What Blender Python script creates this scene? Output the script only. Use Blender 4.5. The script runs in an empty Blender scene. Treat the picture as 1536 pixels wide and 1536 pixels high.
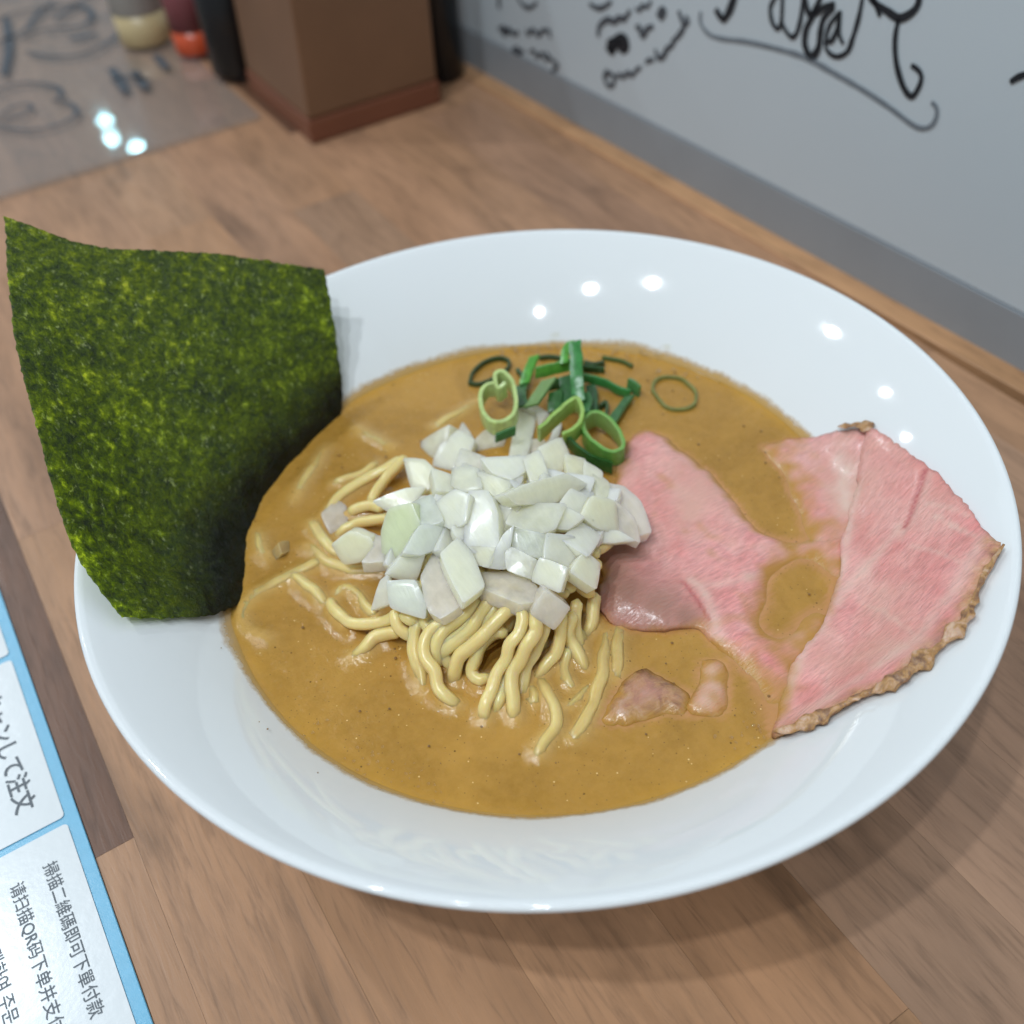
import bpy, bmesh, math, random
import numpy as np
from mathutils import Vector, Matrix, noise
from mathutils.geometry import delaunay_2d_cdt
random.seed(11)
SC = bpy.context.scene
COL = SC.collection

# ------------------------------------------------------------------ camera
# world frame (metres): z = 0 is the counter top, the bowl stands at the origin,
# +x runs across the counter to the wall, +y along the counter away from the diner
cam_data = bpy.data.cameras.new('camera')
cam = bpy.data.objects.new('camera', cam_data)
COL.objects.link(cam)
CR, CU, CF = Vector((0.843856,-0.532723,-0.064134)), Vector((0.418762,0.579131,0.699461)), Vector((0.335477,0.617101,-0.711787))
cam.matrix_world = Matrix(((CR.x, CU.x, -CF.x, -0.1012), (CR.y, CU.y, -CF.y, -0.1708),
                           (CR.z, CU.z, -CF.z, 0.24506), (0, 0, 0, 1)))
cam_data.sensor_width = 36
cam_data.lens = 35.748
cam_data.clip_start = 0.01
cam_data.clip_end = 50
cam_data.dof.use_dof = True
cam_data.dof.focus_distance = 0.248
cam_data.dof.aperture_fstop = 9.5
SC.camera = cam

# ------------------------------------------------------------------ light: room ambience + ceiling downlights
world = bpy.data.worlds.new('World')
SC.world = world
world.use_nodes = True
bg = world.node_tree.nodes['Background']
bg.inputs[0].default_value = (0.83, 0.925, 1.0, 1)
bg.inputs[1].default_value = 0.28
def downlight(x, y, z, power, radius=0.026, color=(0.90, 0.985, 1.045)):
    l = bpy.data.lights.new('downlight', 'AREA')
    l.shape = 'DISK'
    l.size = 2 * radius
    l.energy = power
    l.color = color
    o = bpy.data.objects.new('downlight', l)
    COL.objects.link(o)
    o.location = (x, y, z)
for x_, y_, p_ in ((-0.50, -0.66, 4.6), (-0.58, -0.29, 5.2), (-0.68, 0.02, 6.4), (-0.69, 1.04, 5.6), (-0.68, 1.75, 5.2), (-0.62, 2.42, 4.5)):
    downlight(x_, y_, 1.65, p_, 0.026 if y_ < 1 else 0.034)
for x_, y_ in ((0.60, 4.48), (0.57, 4.28), (0.63, 4.12)):
    downlight(x_, y_, 1.60, 0.5, 0.022, (0.42, 0.86, 1.0))
SC.view_settings.view_transform = 'Standard'
SC.view_settings.look = 'None'
SC.view_settings.exposure = 0.25
SC.view_settings.gamma = 1.0
SC.cycles.use_denoising = True
SC.cycles.max_bounces = 12
SC.cycles.transparent_max_bounces = 24

# ------------------------------------------------------------------ helpers
def tag(o, label=None, cat=None, group=None, kind=None):
    if label: o['label'] = label
    if cat: o['category'] = cat
    if group: o['group'] = group
    if kind: o['kind'] = kind
    return o
def empty(name, loc=(0, 0, 0)):
    o = bpy.data.objects.new(name, None)
    o.empty_display_size = 0.02
    COL.objects.link(o)
    o.location = loc
    return o
def mesh_obj(name, verts, faces, mat, parent=None, smooth=True, origin=None):
    me = bpy.data.meshes.new(name)
    if origin is not None:
        verts = [(v[0]-origin[0], v[1]-origin[1], v[2]-origin[2]) for v in verts]
    me.from_pydata([tuple(v) for v in verts], [], faces)
    me.validate()
    bm = bmesh.new(); bm.from_mesh(me)
    bmesh.ops.recalc_face_normals(bm, faces=bm.faces)
    bm.to_mesh(me); bm.free()
    if smooth:
        me.polygons.foreach_set('use_smooth', [True] * len(me.polygons))
    if mat: me.materials.append(mat)
    o = bpy.data.objects.new(name, me)
    COL.objects.link(o)
    if origin is not None: o.location = origin
    if parent is not None:
        o.parent = parent
        if origin is None: o.matrix_parent_inverse = Matrix.Translation(-Vector(parent.location))
    return o
def bm_obj(name, bm, mat, parent=None, smooth=False, loc=None):
    me = bpy.data.meshes.new(name)
    bm.to_mesh(me); bm.free()
    if smooth: me.polygons.foreach_set('use_smooth', [True] * len(me.polygons))
    if mat: me.materials.append(mat)
    o = bpy.data.objects.new(name, me)
    COL.objects.link(o)
    if loc is not None: o.location = loc
    if parent is not None: o.parent = parent
    return o
def add_attr(o, name, vals):
    a = o.data.attributes.new(name, 'FLOAT', 'POINT')
    a.data.foreach_set('value', np.asarray(vals, dtype=np.float32))
def sharp_by_angle(o, deg=35):
    bm = bmesh.new(); bm.from_mesh(o.data)
    for e in bm.edges:
        if len(e.link_faces) == 2 and e.calc_face_angle(0) > math.radians(deg): e.smooth = False
    bm.to_mesh(o.data); bm.free()
def box_bm(sx, sy, sz, bevel=0.0, seg=2):
    bm = bmesh.new()
    bmesh.ops.create_cube(bm, size=1.0)
    for v in bm.verts: v.co = Vector((v.co.x*sx, v.co.y*sy, (v.co.z+0.5)*sz))
    if bevel:
        bmesh.ops.bevel(bm, geom=list(bm.edges), offset=bevel, segments=seg, affect='EDGES', profile=0.6)
    return bm
def catmull(pts, step=0.0009):
    P = [Vector(p) for p in pts]
    P = [P[0]*2-P[1]] + P + [P[-1]*2-P[-2]]
    out = []
    for i in range(1, len(P)-2):
        n = max(2, int((P[i+1]-P[i]).length/step))
        for k in range(n):
            t = k/n
            a, b, c, d = P[i-1], P[i], P[i+1], P[i+2]
            out.append(0.5*((2*b)+(c-a)*t+(2*a-5*b+4*c-d)*t*t+(3*b-a-3*c+d)*t**3))
    out.append(P[-2].copy())
    return out
def frames(path, up=Vector((0, 0, 1))):
    T = []
    n = len(path)
    for i in range(n):
        t = path[min(i+1, n-1)]-path[max(i-1, 0)]
        T.append(t.normalized() if t.length > 1e-9 else Vector((1, 0, 0)))
    s = T[0].cross(up)
    if s.length < 1e-4: s = T[0].cross(Vector((1, 0, 0)))
    s.normalize()
    F = []
    for t in T:
        s = (s - t*s.dot(t)).normalized()
        F.append((t, s, s.cross(t)))
    return F

# ---- node helpers
class NT:
    def __init__(self, name):
        self.m = bpy.data.materials.new(name)
        self.m.use_nodes = True
        self.t = self.m.node_tree
        self.p = self.t.nodes['Principled BSDF']
        self.out = self.t.nodes['Material Output']
    def n(self, kind, **kw):
        x = self.t.nodes.new(kind)
        for k, v in kw.items(): setattr(x, k, v)
        return x
    def l(self, a, b): self.t.links.new(a, b)
    def coord(self, scale=(1, 1, 1), kind='Object', loc=(0, 0, 0), rot=(0, 0, 0)):
        tc = self.n('ShaderNodeTexCoord'); mp = self.n('ShaderNodeMapping')
        mp.inputs['Scale'].default_value = scale; mp.inputs['Location'].default_value = loc; mp.inputs['Rotation'].default_value = rot
        self.l(tc.outputs[kind], mp.inputs['Vector'])
        return mp.outputs['Vector']
    def noise(self, vec, scale, detail=4, rough=0.55, dist=0.0):
        x = self.n('ShaderNodeTexNoise')
        x.inputs['Scale'].default_value = scale; x.inputs['Detail'].default_value = detail
        x.inputs['Roughness'].default_value = rough; x.inputs['Distortion'].default_value = dist
        self.l(vec, x.inputs['Vector'])
        return x.outputs['Fac']
    def ramp(self, fac, stops, interp='LINEAR'):
        x = self.n('ShaderNodeValToRGB'); x.color_ramp.interpolation = interp
        el = x.color_ramp.elements
        while len(el) < len(stops): el.new(0.5)
        for e, (p, c) in zip(el, stops):
            e.position = p
            e.color = (c, c, c, 1) if isinstance(c, (int, float)) else (*c, 1)
        self.l(fac, x.inputs['Fac'])
        return x.outputs['Color']
    def mix(self, fac, a, b, blend='MIX'):
        x = self.n('ShaderNodeMix', data_type='RGBA', blend_type=blend)
        for sock, v in ((x.inputs[0], fac), (x.inputs[6], a), (x.inputs[7], b)):
            if isinstance(v, (int, float)): sock.default_value = v
            elif isinstance(v, tuple): sock.default_value = (*v, 1)
            else: self.l(v, sock)
        return x.outputs[2]
    def math(self, op, a, b=0.0):
        x = self.n('ShaderNodeMath', operation=op)
        for s, v in zip(x.inputs, (a, b)):
            if isinstance(v, (int, float)): s.default_value = v
            else: self.l(v, s)
        return x.outputs[0]
    def attr(self, name):
        x = self.n('ShaderNodeAttribute'); x.attribute_name = name
        return x.outputs['Fac']
    def bump(self, h, strength, dist, normal=None):
        x = self.n('ShaderNodeBump')
        x.inputs['Strength'].default_value = strength; x.inputs['Distance'].default_value = dist
        self.l(h, x.inputs['Height'])
        if normal: self.l(normal, x.inputs['Normal'])
        return x.outputs['Normal']
    def set(self, **kw):
        for k, v in kw.items():
            s = self.p.inputs[k.replace('_', ' ')]
            if isinstance(v, (int, float)): s.default_value = v
            elif isinstance(v, tuple): s.default_value = v if len(v) == len(s.default_value) else (*v, 1)
            else: self.l(v, s)
        return self
def plain(name, col, rough=0.5, spec=0.5, var=0.12, vscale=60, coat=0.0):
    m = NT(name)
    f = m.noise(m.coord(), vscale, 5)
    c = m.mix(f, tuple(v*(1-var) for v in col), tuple(min(1, v*(1+var)) for v in col))
    m.set(Base_Color=c, Roughness=rough, Specular_IOR_Level=spec, Coat_Weight=coat)
    m.l(m.bump(m.noise(m.coord(), vscale*12, 3), 0.08, 0.0005), m.p.inputs['Normal'])
    return m.m

# ------------------------------------------------------------------ materials
def mat_wood():
    m = NT('oiled_wood')
    oi = m.n('ShaderNodeObjectInfo')
    rnd = m.math('MULTIPLY', oi.outputs['Random'], 7.0)
    tc = m.n('ShaderNodeTexCoord')
    add = m.n('ShaderNodeVectorMath', operation='ADD'); m.l(tc.outputs['Object'], add.inputs[0])
    cmb = m.n('ShaderNodeCombineXYZ'); m.l(rnd, cmb.inputs[0]); m.l(rnd, cmb.inputs[1]); m.l(cmb.outputs[0], add.inputs[1])
    def mp(s):
        x = m.n('ShaderNodeMapping'); x.inputs['Scale'].default_value = s; m.l(add.outputs[0], x.inputs['Vector']); return x.outputs['Vector']
    g1 = m.noise(mp((40, 7, 40)), 1.0, 6, 0.62, 2.2)
    g2 = m.noise(mp((560, 48, 560)), 1.0, 4, 0.62, 0.5)
    g3 = m.noise(mp((18, 6, 18)), 1.0, 3, 0.5, 0.6)
    tone = m.ramp(g1, [(0.25, 0.74), (0.48, 0.97), (0.7, 1.12)])
    fine = m.ramp(g2, [(0.28, 0.70), (0.48, 0.98), (0.75, 1.06)])
    blot = m.ramp(g3, [(0.3, 0.84), (0.7, 1.12)])
    c = m.mix(1.0, m.mix(1.0, m.mix(1.0, oi.outputs['Color'], tone, 'MULTIPLY'), fine, 'MULTIPLY'), blot, 'MULTIPLY')
    g4 = m.noise(mp((22, 9, 22)), 1.0, 4, 0.6, 1.0)
    c = m.mix(1.0, c, m.ramp(g4, [(0.56, 1.0), (0.70, 0.62)]), 'MULTIPLY')
    r = m.ramp(g2, [(0.3, 0.42), (0.7, 0.27)])
    m.set(Base_Color=c, Roughness=r, Specular_IOR_Level=0.42)
    m.l(m.bump(g2, 0.10, 0.0006), m.p.inputs['Normal'])
    return m.m
def mat_porcelain():
    m = NT('white_porcelain')
    f = m.noise(m.coord(), 25, 3)
    m.set(Base_Color=m.mix(f, (0.80, 0.825, 0.83), (0.83, 0.85, 0.855)), Roughness=0.045, Specular_IOR_Level=0.5, Coat_Weight=0.2, Coat_Roughness=0.02)
    m.l(m.bump(m.noise(m.coord(), 60, 2), 0.03, 0.002), m.p.inputs['Normal'])
    return m.m
def mat_broth():
    m = NT('creamy_broth')
    v = m.coord()
    n1 = m.noise(v, 38, 5, 0.6, 0.8); n2 = m.noise(v, 420, 4, 0.65)
    c = m.mix(m.ramp(n1, [(0.3, 0.0), (0.7, 1.0)]), (0.335, 0.170, 0.026), (0.505, 0.270, 0.052))
    c = m.mix(m.ramp(n2, [(0.35, 0.0), (0.75, 0.35)]), c, (0.58, 0.32, 0.075))
    c = m.mix(m.math('MULTIPLY', m.attr('under'), 0.75), c, (0.74, 0.50, 0.18))
    c = m.mix(m.math('MULTIPLY', m.attr('meat'), 0.6), c, (0.64, 0.30, 0.15))
    c = m.mix(m.attr('thin'), c, (0.62, 0.325, 0.035))
    def specks(scale, lo, hi, off, col, c, keep):
        vo = m.n('ShaderNodeTexVoronoi'); vo.inputs['Scale'].default_value = scale
        m.l(m.coord(loc=off), vo.inputs['Vector'])
        s = m.ramp(vo.outputs['Distance'], [(lo, 1.0), (hi, 0.0)])
        sep = m.n('ShaderNodeSeparateColor'); m.l(vo.outputs['Color'], sep.inputs[0])
        k = m.ramp(sep.outputs[0], [(keep, 0.0), (keep+0.02, 1.0)])
        return m.mix(m.math('MULTIPLY', s, k), c, col)
    c = specks(330, 0.05, 0.11, (0.3, 0, 0), (0.14, 0.07, 0.012), c, 0.66)
    c = specks(520, 0.06, 0.13, (0.7, 0.2, 0), (0.85, 0.62, 0.26), c, 0.74)
    c = specks(900, 0.08, 0.20, (0.1, 0.6, 0), (0.22, 0.12, 0.03), c, 0.70)
    m.set(Base_Color=c, Roughness=m.ramp(n2, [(0.3, 0.07), (0.7, 0.20)]), Specular_IOR_Level=0.45,
          Subsurface_Weight=0.25, Subsurface_Radius=(0.004, 0.0025, 0.001), Subsurface_Scale=0.6)
    b = m.bump(m.noise(v, 1100, 3, 0.65), 0.34, 0.0005)
    b = m.bump(m.noise(v, 200, 3, 0.5), 0.45, 0.0009, b)
    m.l(b, m.p.inputs['Normal'])
    return m.m
def mat_noodle():
    m = NT('egg_noodle')
    v = m.coord()
    n = m.noise(v, 160, 4, 0.6)
    c = m.mix(n, (0.75, 0.55, 0.20), (0.87, 0.71, 0.36))
    low = m.attr('coat')
    c = m.mix(m.math('MULTIPLY', low, m.ramp(m.noise(v, 300, 3), [(0.2, 0.6), (0.7, 1.0)])), c, (0.58, 0.34, 0.085))
    m.set(Base_Color=c, Roughness=0.30, Specular_IOR_Level=0.45, Subsurface_Weight=0.85,
          Subsurface_Radius=(0.0040, 0.0028, 0.0010), Subsurface_Scale=1.0, Coat_Weight=0.12, Coat_Roughness=0.10)
    m.l(m.bump(m.noise(v, 420, 4, 0.6), 0.30, 0.0006), m.p.inputs['Normal'])
    return m.m
def mat_onion():
    m = NT('raw_onion')
    oi = m.n('ShaderNodeObjectInfo')
    w = m.noise(m.coord(scale=(900, 120, 300)), 1.0, 3, 0.6, 0.5)
    c = m.mix(1.0, oi.outputs['Color'], m.ramp(w, [(0.3, 0.95), (0.6, 1.0)]), 'MULTIPLY')
    tp = m.n('ShaderNodeBsdfTransparent'); tp.inputs[0].default_value = (1.0, 1.0, 0.94, 1)
    tl = m.n('ShaderNodeBsdfTranslucent'); m.l(c, tl.inputs['Color'])
    s1 = m.n('ShaderNodeMixShader'); s1.inputs[0].default_value = 0.08; m.l(m.p.outputs[0], s1.inputs[1]); m.l(tl.outputs[0], s1.inputs[2])
    s2 = m.n('ShaderNodeMixShader'); m.l(m.math('MULTIPLY', oi.outputs['Alpha'], m.ramp(m.noise(m.coord(), 180, 3), [(0.3, 0.6), (0.7, 1.3)])), s2.inputs[0]); m.l(s1.outputs[0], s2.inputs[1]); m.l(tp.outputs[0], s2.inputs[2])
    m.l(s2.outputs[0], m.out.inputs['Surface'])
    m.set(Base_Color=c, Roughness=0.24, Specular_IOR_Level=0.5, Subsurface_Weight=1.0,
          Subsurface_Radius=(0.0040, 0.0040, 0.0031), Subsurface_Scale=1.0, Coat_Weight=0.25, Coat_Roughness=0.12)
    b = m.bump(w, 0.22, 0.0004)
    b = m.bump(m.noise(m.coord(), 2200, 2, 0.6), 0.12, 0.0003, b)
    m.l(b, m.p.inputs['Normal'])
    return m.m
def mat_scallion():
    m = NT('scallion')
    oi = m.n('ShaderNodeObjectInfo')
    n = m.noise(m.coord(scale=(1, 1, 1)), 500, 4)
    c = m.mix(1.0, oi.outputs['Color'], m.ramp(n, [(0.25, 0.70), (0.7, 1.2)]), 'MULTIPLY')
    c = m.mix(m.math('MULTIPLY', m.attr('inner'), 0.75), c, (0.42, 0.52, 0.20))
    m.set(Base_Color=c, Roughness=0.25, Specular_IOR_Level=0.5, Subsurface_Weight=0.25, Subsurface_Radius=(0.001, 0.002, 0.0006), Subsurface_Scale=0.7)
    m.l(m.bump(m.noise(m.coord(), 1500, 3), 0.2, 0.0003), m.p.inputs['Normal'])
    return m.m
def mat_pork():
    m = NT('rare_pork')
    oi = m.n('ShaderNodeObjectInfo')
    v = m.coord()
    fib = m.noise(m.coord(scale=(260, 1500, 400), rot=(0, 0, 0.5)), 1.0, 3, 0.6, 0.6)
    n1 = m.noise(v, 70, 4, 0.55, 0.6)
    c = m.mix(m.ramp(n1, [(0.35, 0.0), (0.68, 1.0)]), (0.74, 0.275, 0.255), (0.84, 0.445, 0.40))
    c = m.mix(1.0, c, m.ramp(fib, [(0.3, 0.78), (0.62, 1.10)]), 'MULTIPLY')
    c = m.mix(m.ramp(m.noise(v, 28, 3, 0.5, 0.8), [(0.42, 0.0), (0.66, 0.8)]), c, (0.70, 0.40, 0.315))
    c = m.mix(m.attr('grey'), c, (0.37, 0.19, 0.135))
    c = m.mix(m.attr('fat'), c, (0.80, 0.60, 0.50))
    c = m.mix(m.attr('red'), c, (0.50, 0.10, 0.10))
    rim = m.math('MULTIPLY', m.attr('brown'), m.ramp(m.noise(v, 350, 4), [(0.3, 0.45), (0.6, 1.0)]))
    c = m.mix(rim, c, m.ramp(m.noise(v, 240, 5, 0.65, 0.5), [(0.32, (0.16, 0.07, 0.03)), (0.46, (0.40, 0.21, 0.075)), (0.56, (0.55, 0.32, 0.12)), (0.70, (0.62, 0.42, 0.28))]))
    c = m.mix(m.math('MULTIPLY', m.attr('film'), 0.95), c, (0.50, 0.255, 0.045))
    m.set(Base_Color=c, Roughness=0.24, Coat_Weight=0.2, Coat_Roughness=0.15, Specular_IOR_Level=0.45, Subsurface_Weight=0.35,
          Subsurface_Radius=(0.004, 0.0015, 0.001), Subsurface_Scale=0.7)
    b = m.bump(fib, 0.5, 0.0006)
    b = m.bump(m.noise(v, 800, 3, 0.6), 0.12, 0.0004, b)
    m.l(b, m.p.inputs['Normal'])
    return m.m
def mat_crust():
    m = NT('roasted_crust')
    v = m.coord()
    n = m.noise(v, 260, 5, 0.65, 0.8)
    c = m.ramp(n, [(0.28, (0.10, 0.045, 0.022)), (0.42, (0.27, 0.14, 0.07)), (0.52, (0.46, 0.25, 0.09)), (0.62, (0.58, 0.37, 0.25)), (0.75, (0.70, 0.50, 0.34))])
    m.set(Base_Color=c, Roughness=0.35, Subsurface_Weight=0.2, Subsurface_Radius=(0.003, 0.0015, 0.0006), Subsurface_Scale=0.6)
    m.l(m.bump(m.noise(v, 600, 4, 0.65), 0.5, 0.0008), m.p.inputs['Normal'])
    return m.m
def mat_nori():
    m = NT('dried_seaweed')
    v = m.coord()
    n1 = m.noise(v, 85, 6, 0.70, 0.6)
    n2 = m.noise(v, 400, 5, 0.74, 0.35)
    n3 = m.noise(v, 1300, 3, 0.6, 0.5)
    mixn = m.math('ADD', m.math('MULTIPLY', n1, 0.36), m.math('MULTIPLY', n2, 0.64))
    c = m.ramp(mixn, [(0.37, (0.018, 0.034, 0.008)), (0.45, (0.065, 0.100, 0.008)), (0.51, (0.115, 0.155, 0.011)), (0.57, (0.195, 0.235, 0.022)), (0.66, (0.48, 0.50, 0.15))])
    sp = m.noise(m.coord(scale=(1.0, 0.7, 0.7), loc=(0.4, 0.1, 0)), 780, 3, 0.6, 0.3)
    c = m.mix(m.ramp(sp, [(0.60, 0.0), (0.72, 0.75)]), c, (0.46, 0.50, 0.24))
    c = m.mix(m.ramp(sp, [(0.28, 0.7), (0.40, 0.0)]), c, (0.018, 0.032, 0.010))
    wet = m.attr('wet')
    wf = m.math('MINIMUM', m.math('MAXIMUM', m.math('ADD', m.math('MULTIPLY', wet, 1.5), m.math('MULTIPLY', m.math('SUBTRACT', n1, 0.55), 2.2)), 0.0), 1.0)
    wf = m.math('MULTIPLY', wf, m.ramp(wet, [(0.05, 0.0), (0.3, 1.0)]))
    c = m.mix(wf, c, m.ramp(n2, [(0.35, (0.006, 0.008, 0.004)), (0.62, (0.016, 0.024, 0.006)), (0.75, (0.05, 0.06, 0.01))]))
    m.set(Base_Color=c, Roughness=m.ramp(n2, [(0.35, 0.58), (0.65, 0.26)]), Specular_IOR_Level=0.5)
    b = m.bump(n2, 0.75, 0.0012)
    b = m.bump(n3, 0.55, 0.0006, b)
    m.l(b, m.p.inputs['Normal'])
    tr = m.n('ShaderNodeBsdfTranslucent')
    m.l(m.mix(1.0, c, (3.6, 3.6, 0.6), 'MULTIPLY'), tr.inputs['Color']); m.l(b, tr.inputs['Normal'])
    ms = m.n('ShaderNodeMixShader')
    m.l(m.ramp(mixn, [(0.40, 0.25), (0.60, 0.66)]), ms.inputs[0])
    m.l(m.p.outputs[0], ms.inputs[1]); m.l(tr.outputs[0], ms.inputs[2])
    m.l(ms.outputs[0], m.out.inputs['Surface'])
    return m.m
def mat_clear(name, tint, refl_rough=0.03, ior=1.45, body=0.0, bodycol=(0.8, 0.8, 0.8)):
    m = NT(name)
    tr = m.n('ShaderNodeBsdfTransparent'); tr.inputs[0].default_value = (*tint, 1)
    gl = m.n('ShaderNodeBsdfGlossy'); gl.inputs['Roughness'].default_value = refl_rough
    m.l(m.bump(m.noise(m.coord(), 30, 2), 0.02, 0.001), gl.inputs['Normal'])
    fr = m.n('ShaderNodeFresnel'); fr.inputs['IOR'].default_value = ior
    df = m.n('ShaderNodeBsdfDiffuse'); df.inputs[0].default_value = (*bodycol, 1)
    m0 = m.n('ShaderNodeMixShader'); m0.inputs[0].default_value = body
    m.l(tr.outputs[0], m0.inputs[1]); m.l(df.outputs[0], m0.inputs[2])
    ms = m.n('ShaderNodeMixShader')
    geo = m.n('ShaderNodeNewGeometry')
    m.l(m.math('MULTIPLY', fr.outputs[0], m.math('SUBTRACT', 1.0, geo.outputs['Backfacing'])), ms.inputs[0]); m.l(m0.outputs[0], ms.inputs[1]); m.l(gl.outputs[0], ms.inputs[2])
    m.l(ms.outputs[0], m.out.inputs['Surface'])
    return m.m

WOOD = mat_wood(); PORC = mat_porcelain(); BROTH = mat_broth(); NOODLE = mat_noodle(); ONION = mat_onion()
SCAL = mat_scallion(); PORK = mat_pork(); CRUST = mat_crust(); NORI = mat_nori()
ACRYL = mat_clear('clear_acrylic', (0.93, 0.95, 0.96), 0.04, 1.5, 0.10, (0.55, 0.52, 0.52))
BUBBLE = mat_clear('broth_bubble', (1.0, 0.99, 0.95), 0.02, 2.0)
WALLM = plain('white_wall_panel', (0.56, 0.63, 0.675), 0.33, 0.45, 0.05, 6)
SKIRT = plain('grey_skirting', (0.30, 0.325, 0.35), 0.5, 0.4, 0.10, 30)
INK = plain('black_marker_ink', (0.018, 0.022, 0.028), 0.5, 0.3, 0.3, 80)
INKG = plain('worn_marker_ink', (0.19, 0.22, 0.25), 0.5, 0.3, 0.25, 120)
INKD = plain('grey_doodle_ink', (0.075, 0.085, 0.10), 0.5, 0.3, 0.3, 60)
BOXM = plain('brown_lacquered_wood', (0.19, 0.098, 0.052), 0.45, 0.4, 0.18, 22)
PLINTH = plain('reddish_plinth_wood', (0.19, 0.068, 0.036), 0.42, 0.4, 0.15, 22)
BLACKM = plain('black_plastic', (0.006, 0.006, 0.007), 0.3, 0.5, 0.2, 30)
CAPM = plain('white_plastic', (0.75, 0.76, 0.76), 0.3, 0.5, 0.05, 30)
PINKM = plain('pinkish_plastic', (0.40, 0.27, 0.27), 0.35, 0.5, 0.08, 30)
MAROON = plain('maroon_label', (0.20, 0.055, 0.06), 0.45, 0.4, 0.1, 30)
ORANGE = plain('red_orange_sauce', (0.62, 0.09, 0.03), 0.3, 0.5, 0.1, 30)
CREAMT = plain('milky_plastic', (0.50, 0.50, 0.47), 0.35, 0.5, 0.05, 30)
CREAMY = plain('pale_yellow_sauce', (0.55, 0.43, 0.23), 0.35, 0.5, 0.08, 30)
PAPER = plain('laminated_white_card', (0.74, 0.78, 0.80), 0.22, 0.5, 0.03, 30, 0.3)
CYAN = plain('sky_blue_print', (0.17, 0.47, 0.68), 0.25, 0.5, 0.08, 300, 0.3)
TEXTM = plain('dark_grey_print', (0.10, 0.12, 0.14), 0.35, 0.4, 0.2, 300)
SPECK = plain('brown_residue', (0.24, 0.125, 0.035), 0.4, 0.4, 0.3, 400)
LAMPM = None

# ------------------------------------------------------------------ setting: counter of glued staves
counter = empty('counter_top', (0, 0, -0.03))
tag(counter, 'brown wooden counter top of glued staves', 'counter', kind='structure')
slab = bm_obj('counter_core', box_bm(0.66, 1.42, 0.0255), WOOD, counter, loc=(-0.12, 0.30, 0.0))
slab.color = (0.07, 0.04, 0.025, 1)
PITCH = 0.0337
tones = [(0.335, 0.205, 0.128), (0.30, 0.18, 0.115), (0.275, 0.165, 0.11), (0.32, 0.19, 0.12)]
GREY = (0.215, 0.150, 0.115); DARK = (0.135, 0.075, 0.050); MID = (0.31, 0.185, 0.110)
stave_meshes = {}
def stave(x0, y0, y1, col, w=PITCH):
    L = y1-y0-0.0001
    key = (round(L, 3), round(w, 4))
    if key not in stave_meshes:
        bm = box_bm(w-0.00006, L, 0.0045)
        me = bpy.data.meshes.new('stave'); bm.to_mesh(me); bm.free(); me.materials.append(WOOD)
        stave_meshes[key] = me
    o = bpy.data.objects.new('stave', stave_meshes[key])
    COL.objects.link(o); o.parent = counter
    o.location = (x0+w/2, (y0+y1)/2, 0.0255)
    k = random.uniform(0.97, 1.03)
    if col == DARK: col = (-0.04, -0.045, -0.03)
    o.color = tuple((c_*0.55+a_*0.45)*k*g_ for c_, a_, g_ in zip(col, (0.29, 0.182, 0.118), (1.50, 1.35, 1.19))) + (1,)
for i in range(-8, 10):
    x0 = -0.0303 + i*PITCH
    w = PITCH
    if x0 < -0.31: continue
    if x0 > 0.195: break
    if x0 + w > 0.1925: w = 0.1925 - x0
    if w < 0.006: continue
    special = {-4: [(-0.40, -0.0015, MID), (-0.0015, 0.22, DARK), (0.22, 0.62, tones[2]), (0.62, 1.0, tones[1])],
               -3: [(-0.40, 0.13, MID), (0.13, 0.55, tones[2]), (0.55, 1.0, tones[0])],
               -2: [(-0.40, 0.31, (0.315, 0.19, 0.114)), (0.31, 1.0, tones[2])],
               -1: [(-0.40, -0.02, (0.33, 0.20, 0.12)), (-0.02, 0.42, tones[1]), (0.42, 1.0, tones[2])],
               0: [(-0.40, -0.142, (0.35, 0.205, 0.105)), (-0.142, 0.30, (0.305, 0.175, 0.098)), (0.30, 1.0, tones[0])],
               1: [(-0.40, 0.04, GREY), (0.04, 0.5, tones[2]), (0.5, 1.0, tones[1])],
               2: [(-0.40, -0.085, (0.26, 0.18, 0.14)), (-0.085, 0.28, GREY), (0.28, 1.0, tones[1])],
               3: [(-0.40, -0.03, (0.25, 0.172, 0.135)), (-0.03, 0.36, tones[2]), (0.36, 1.0, DARK)],
               4: [(-0.40, 0.06, (0.24, 0.16, 0.125)), (0.06, 0.40, tones[1]), (0.40, 1.0, tones[2])],
               5: [(-0.40, 0.0, GREY), (0.0, 0.33, (0.23, 0.14, 0.10)), (0.33, 1.0, tones[1])]}
    segs = special.get(i)
    if segs is None:
        y, segs = -0.40, []
        while y < 1.0:
            L = random.choice((0.3, 0.42, 0.36)); segs.append((y, min(y+L, 1.0), random.choice(tones))); y += L
    for a, b, c in segs: stave(x0, a, b, c, w)
edge = bm_obj('edge_strip', box_bm(0.013, 1.40, 0.0056, 0.0004, 1), WOOD, counter, loc=(0.2010, 0.30, 0.0255))
edge.rotation_euler = (0, 0, math.radians(2.11)); edge.location = (0.1918, 0.30, 0.0255)
edge.color = (0.55, 0.30, 0.15, 1)

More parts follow.
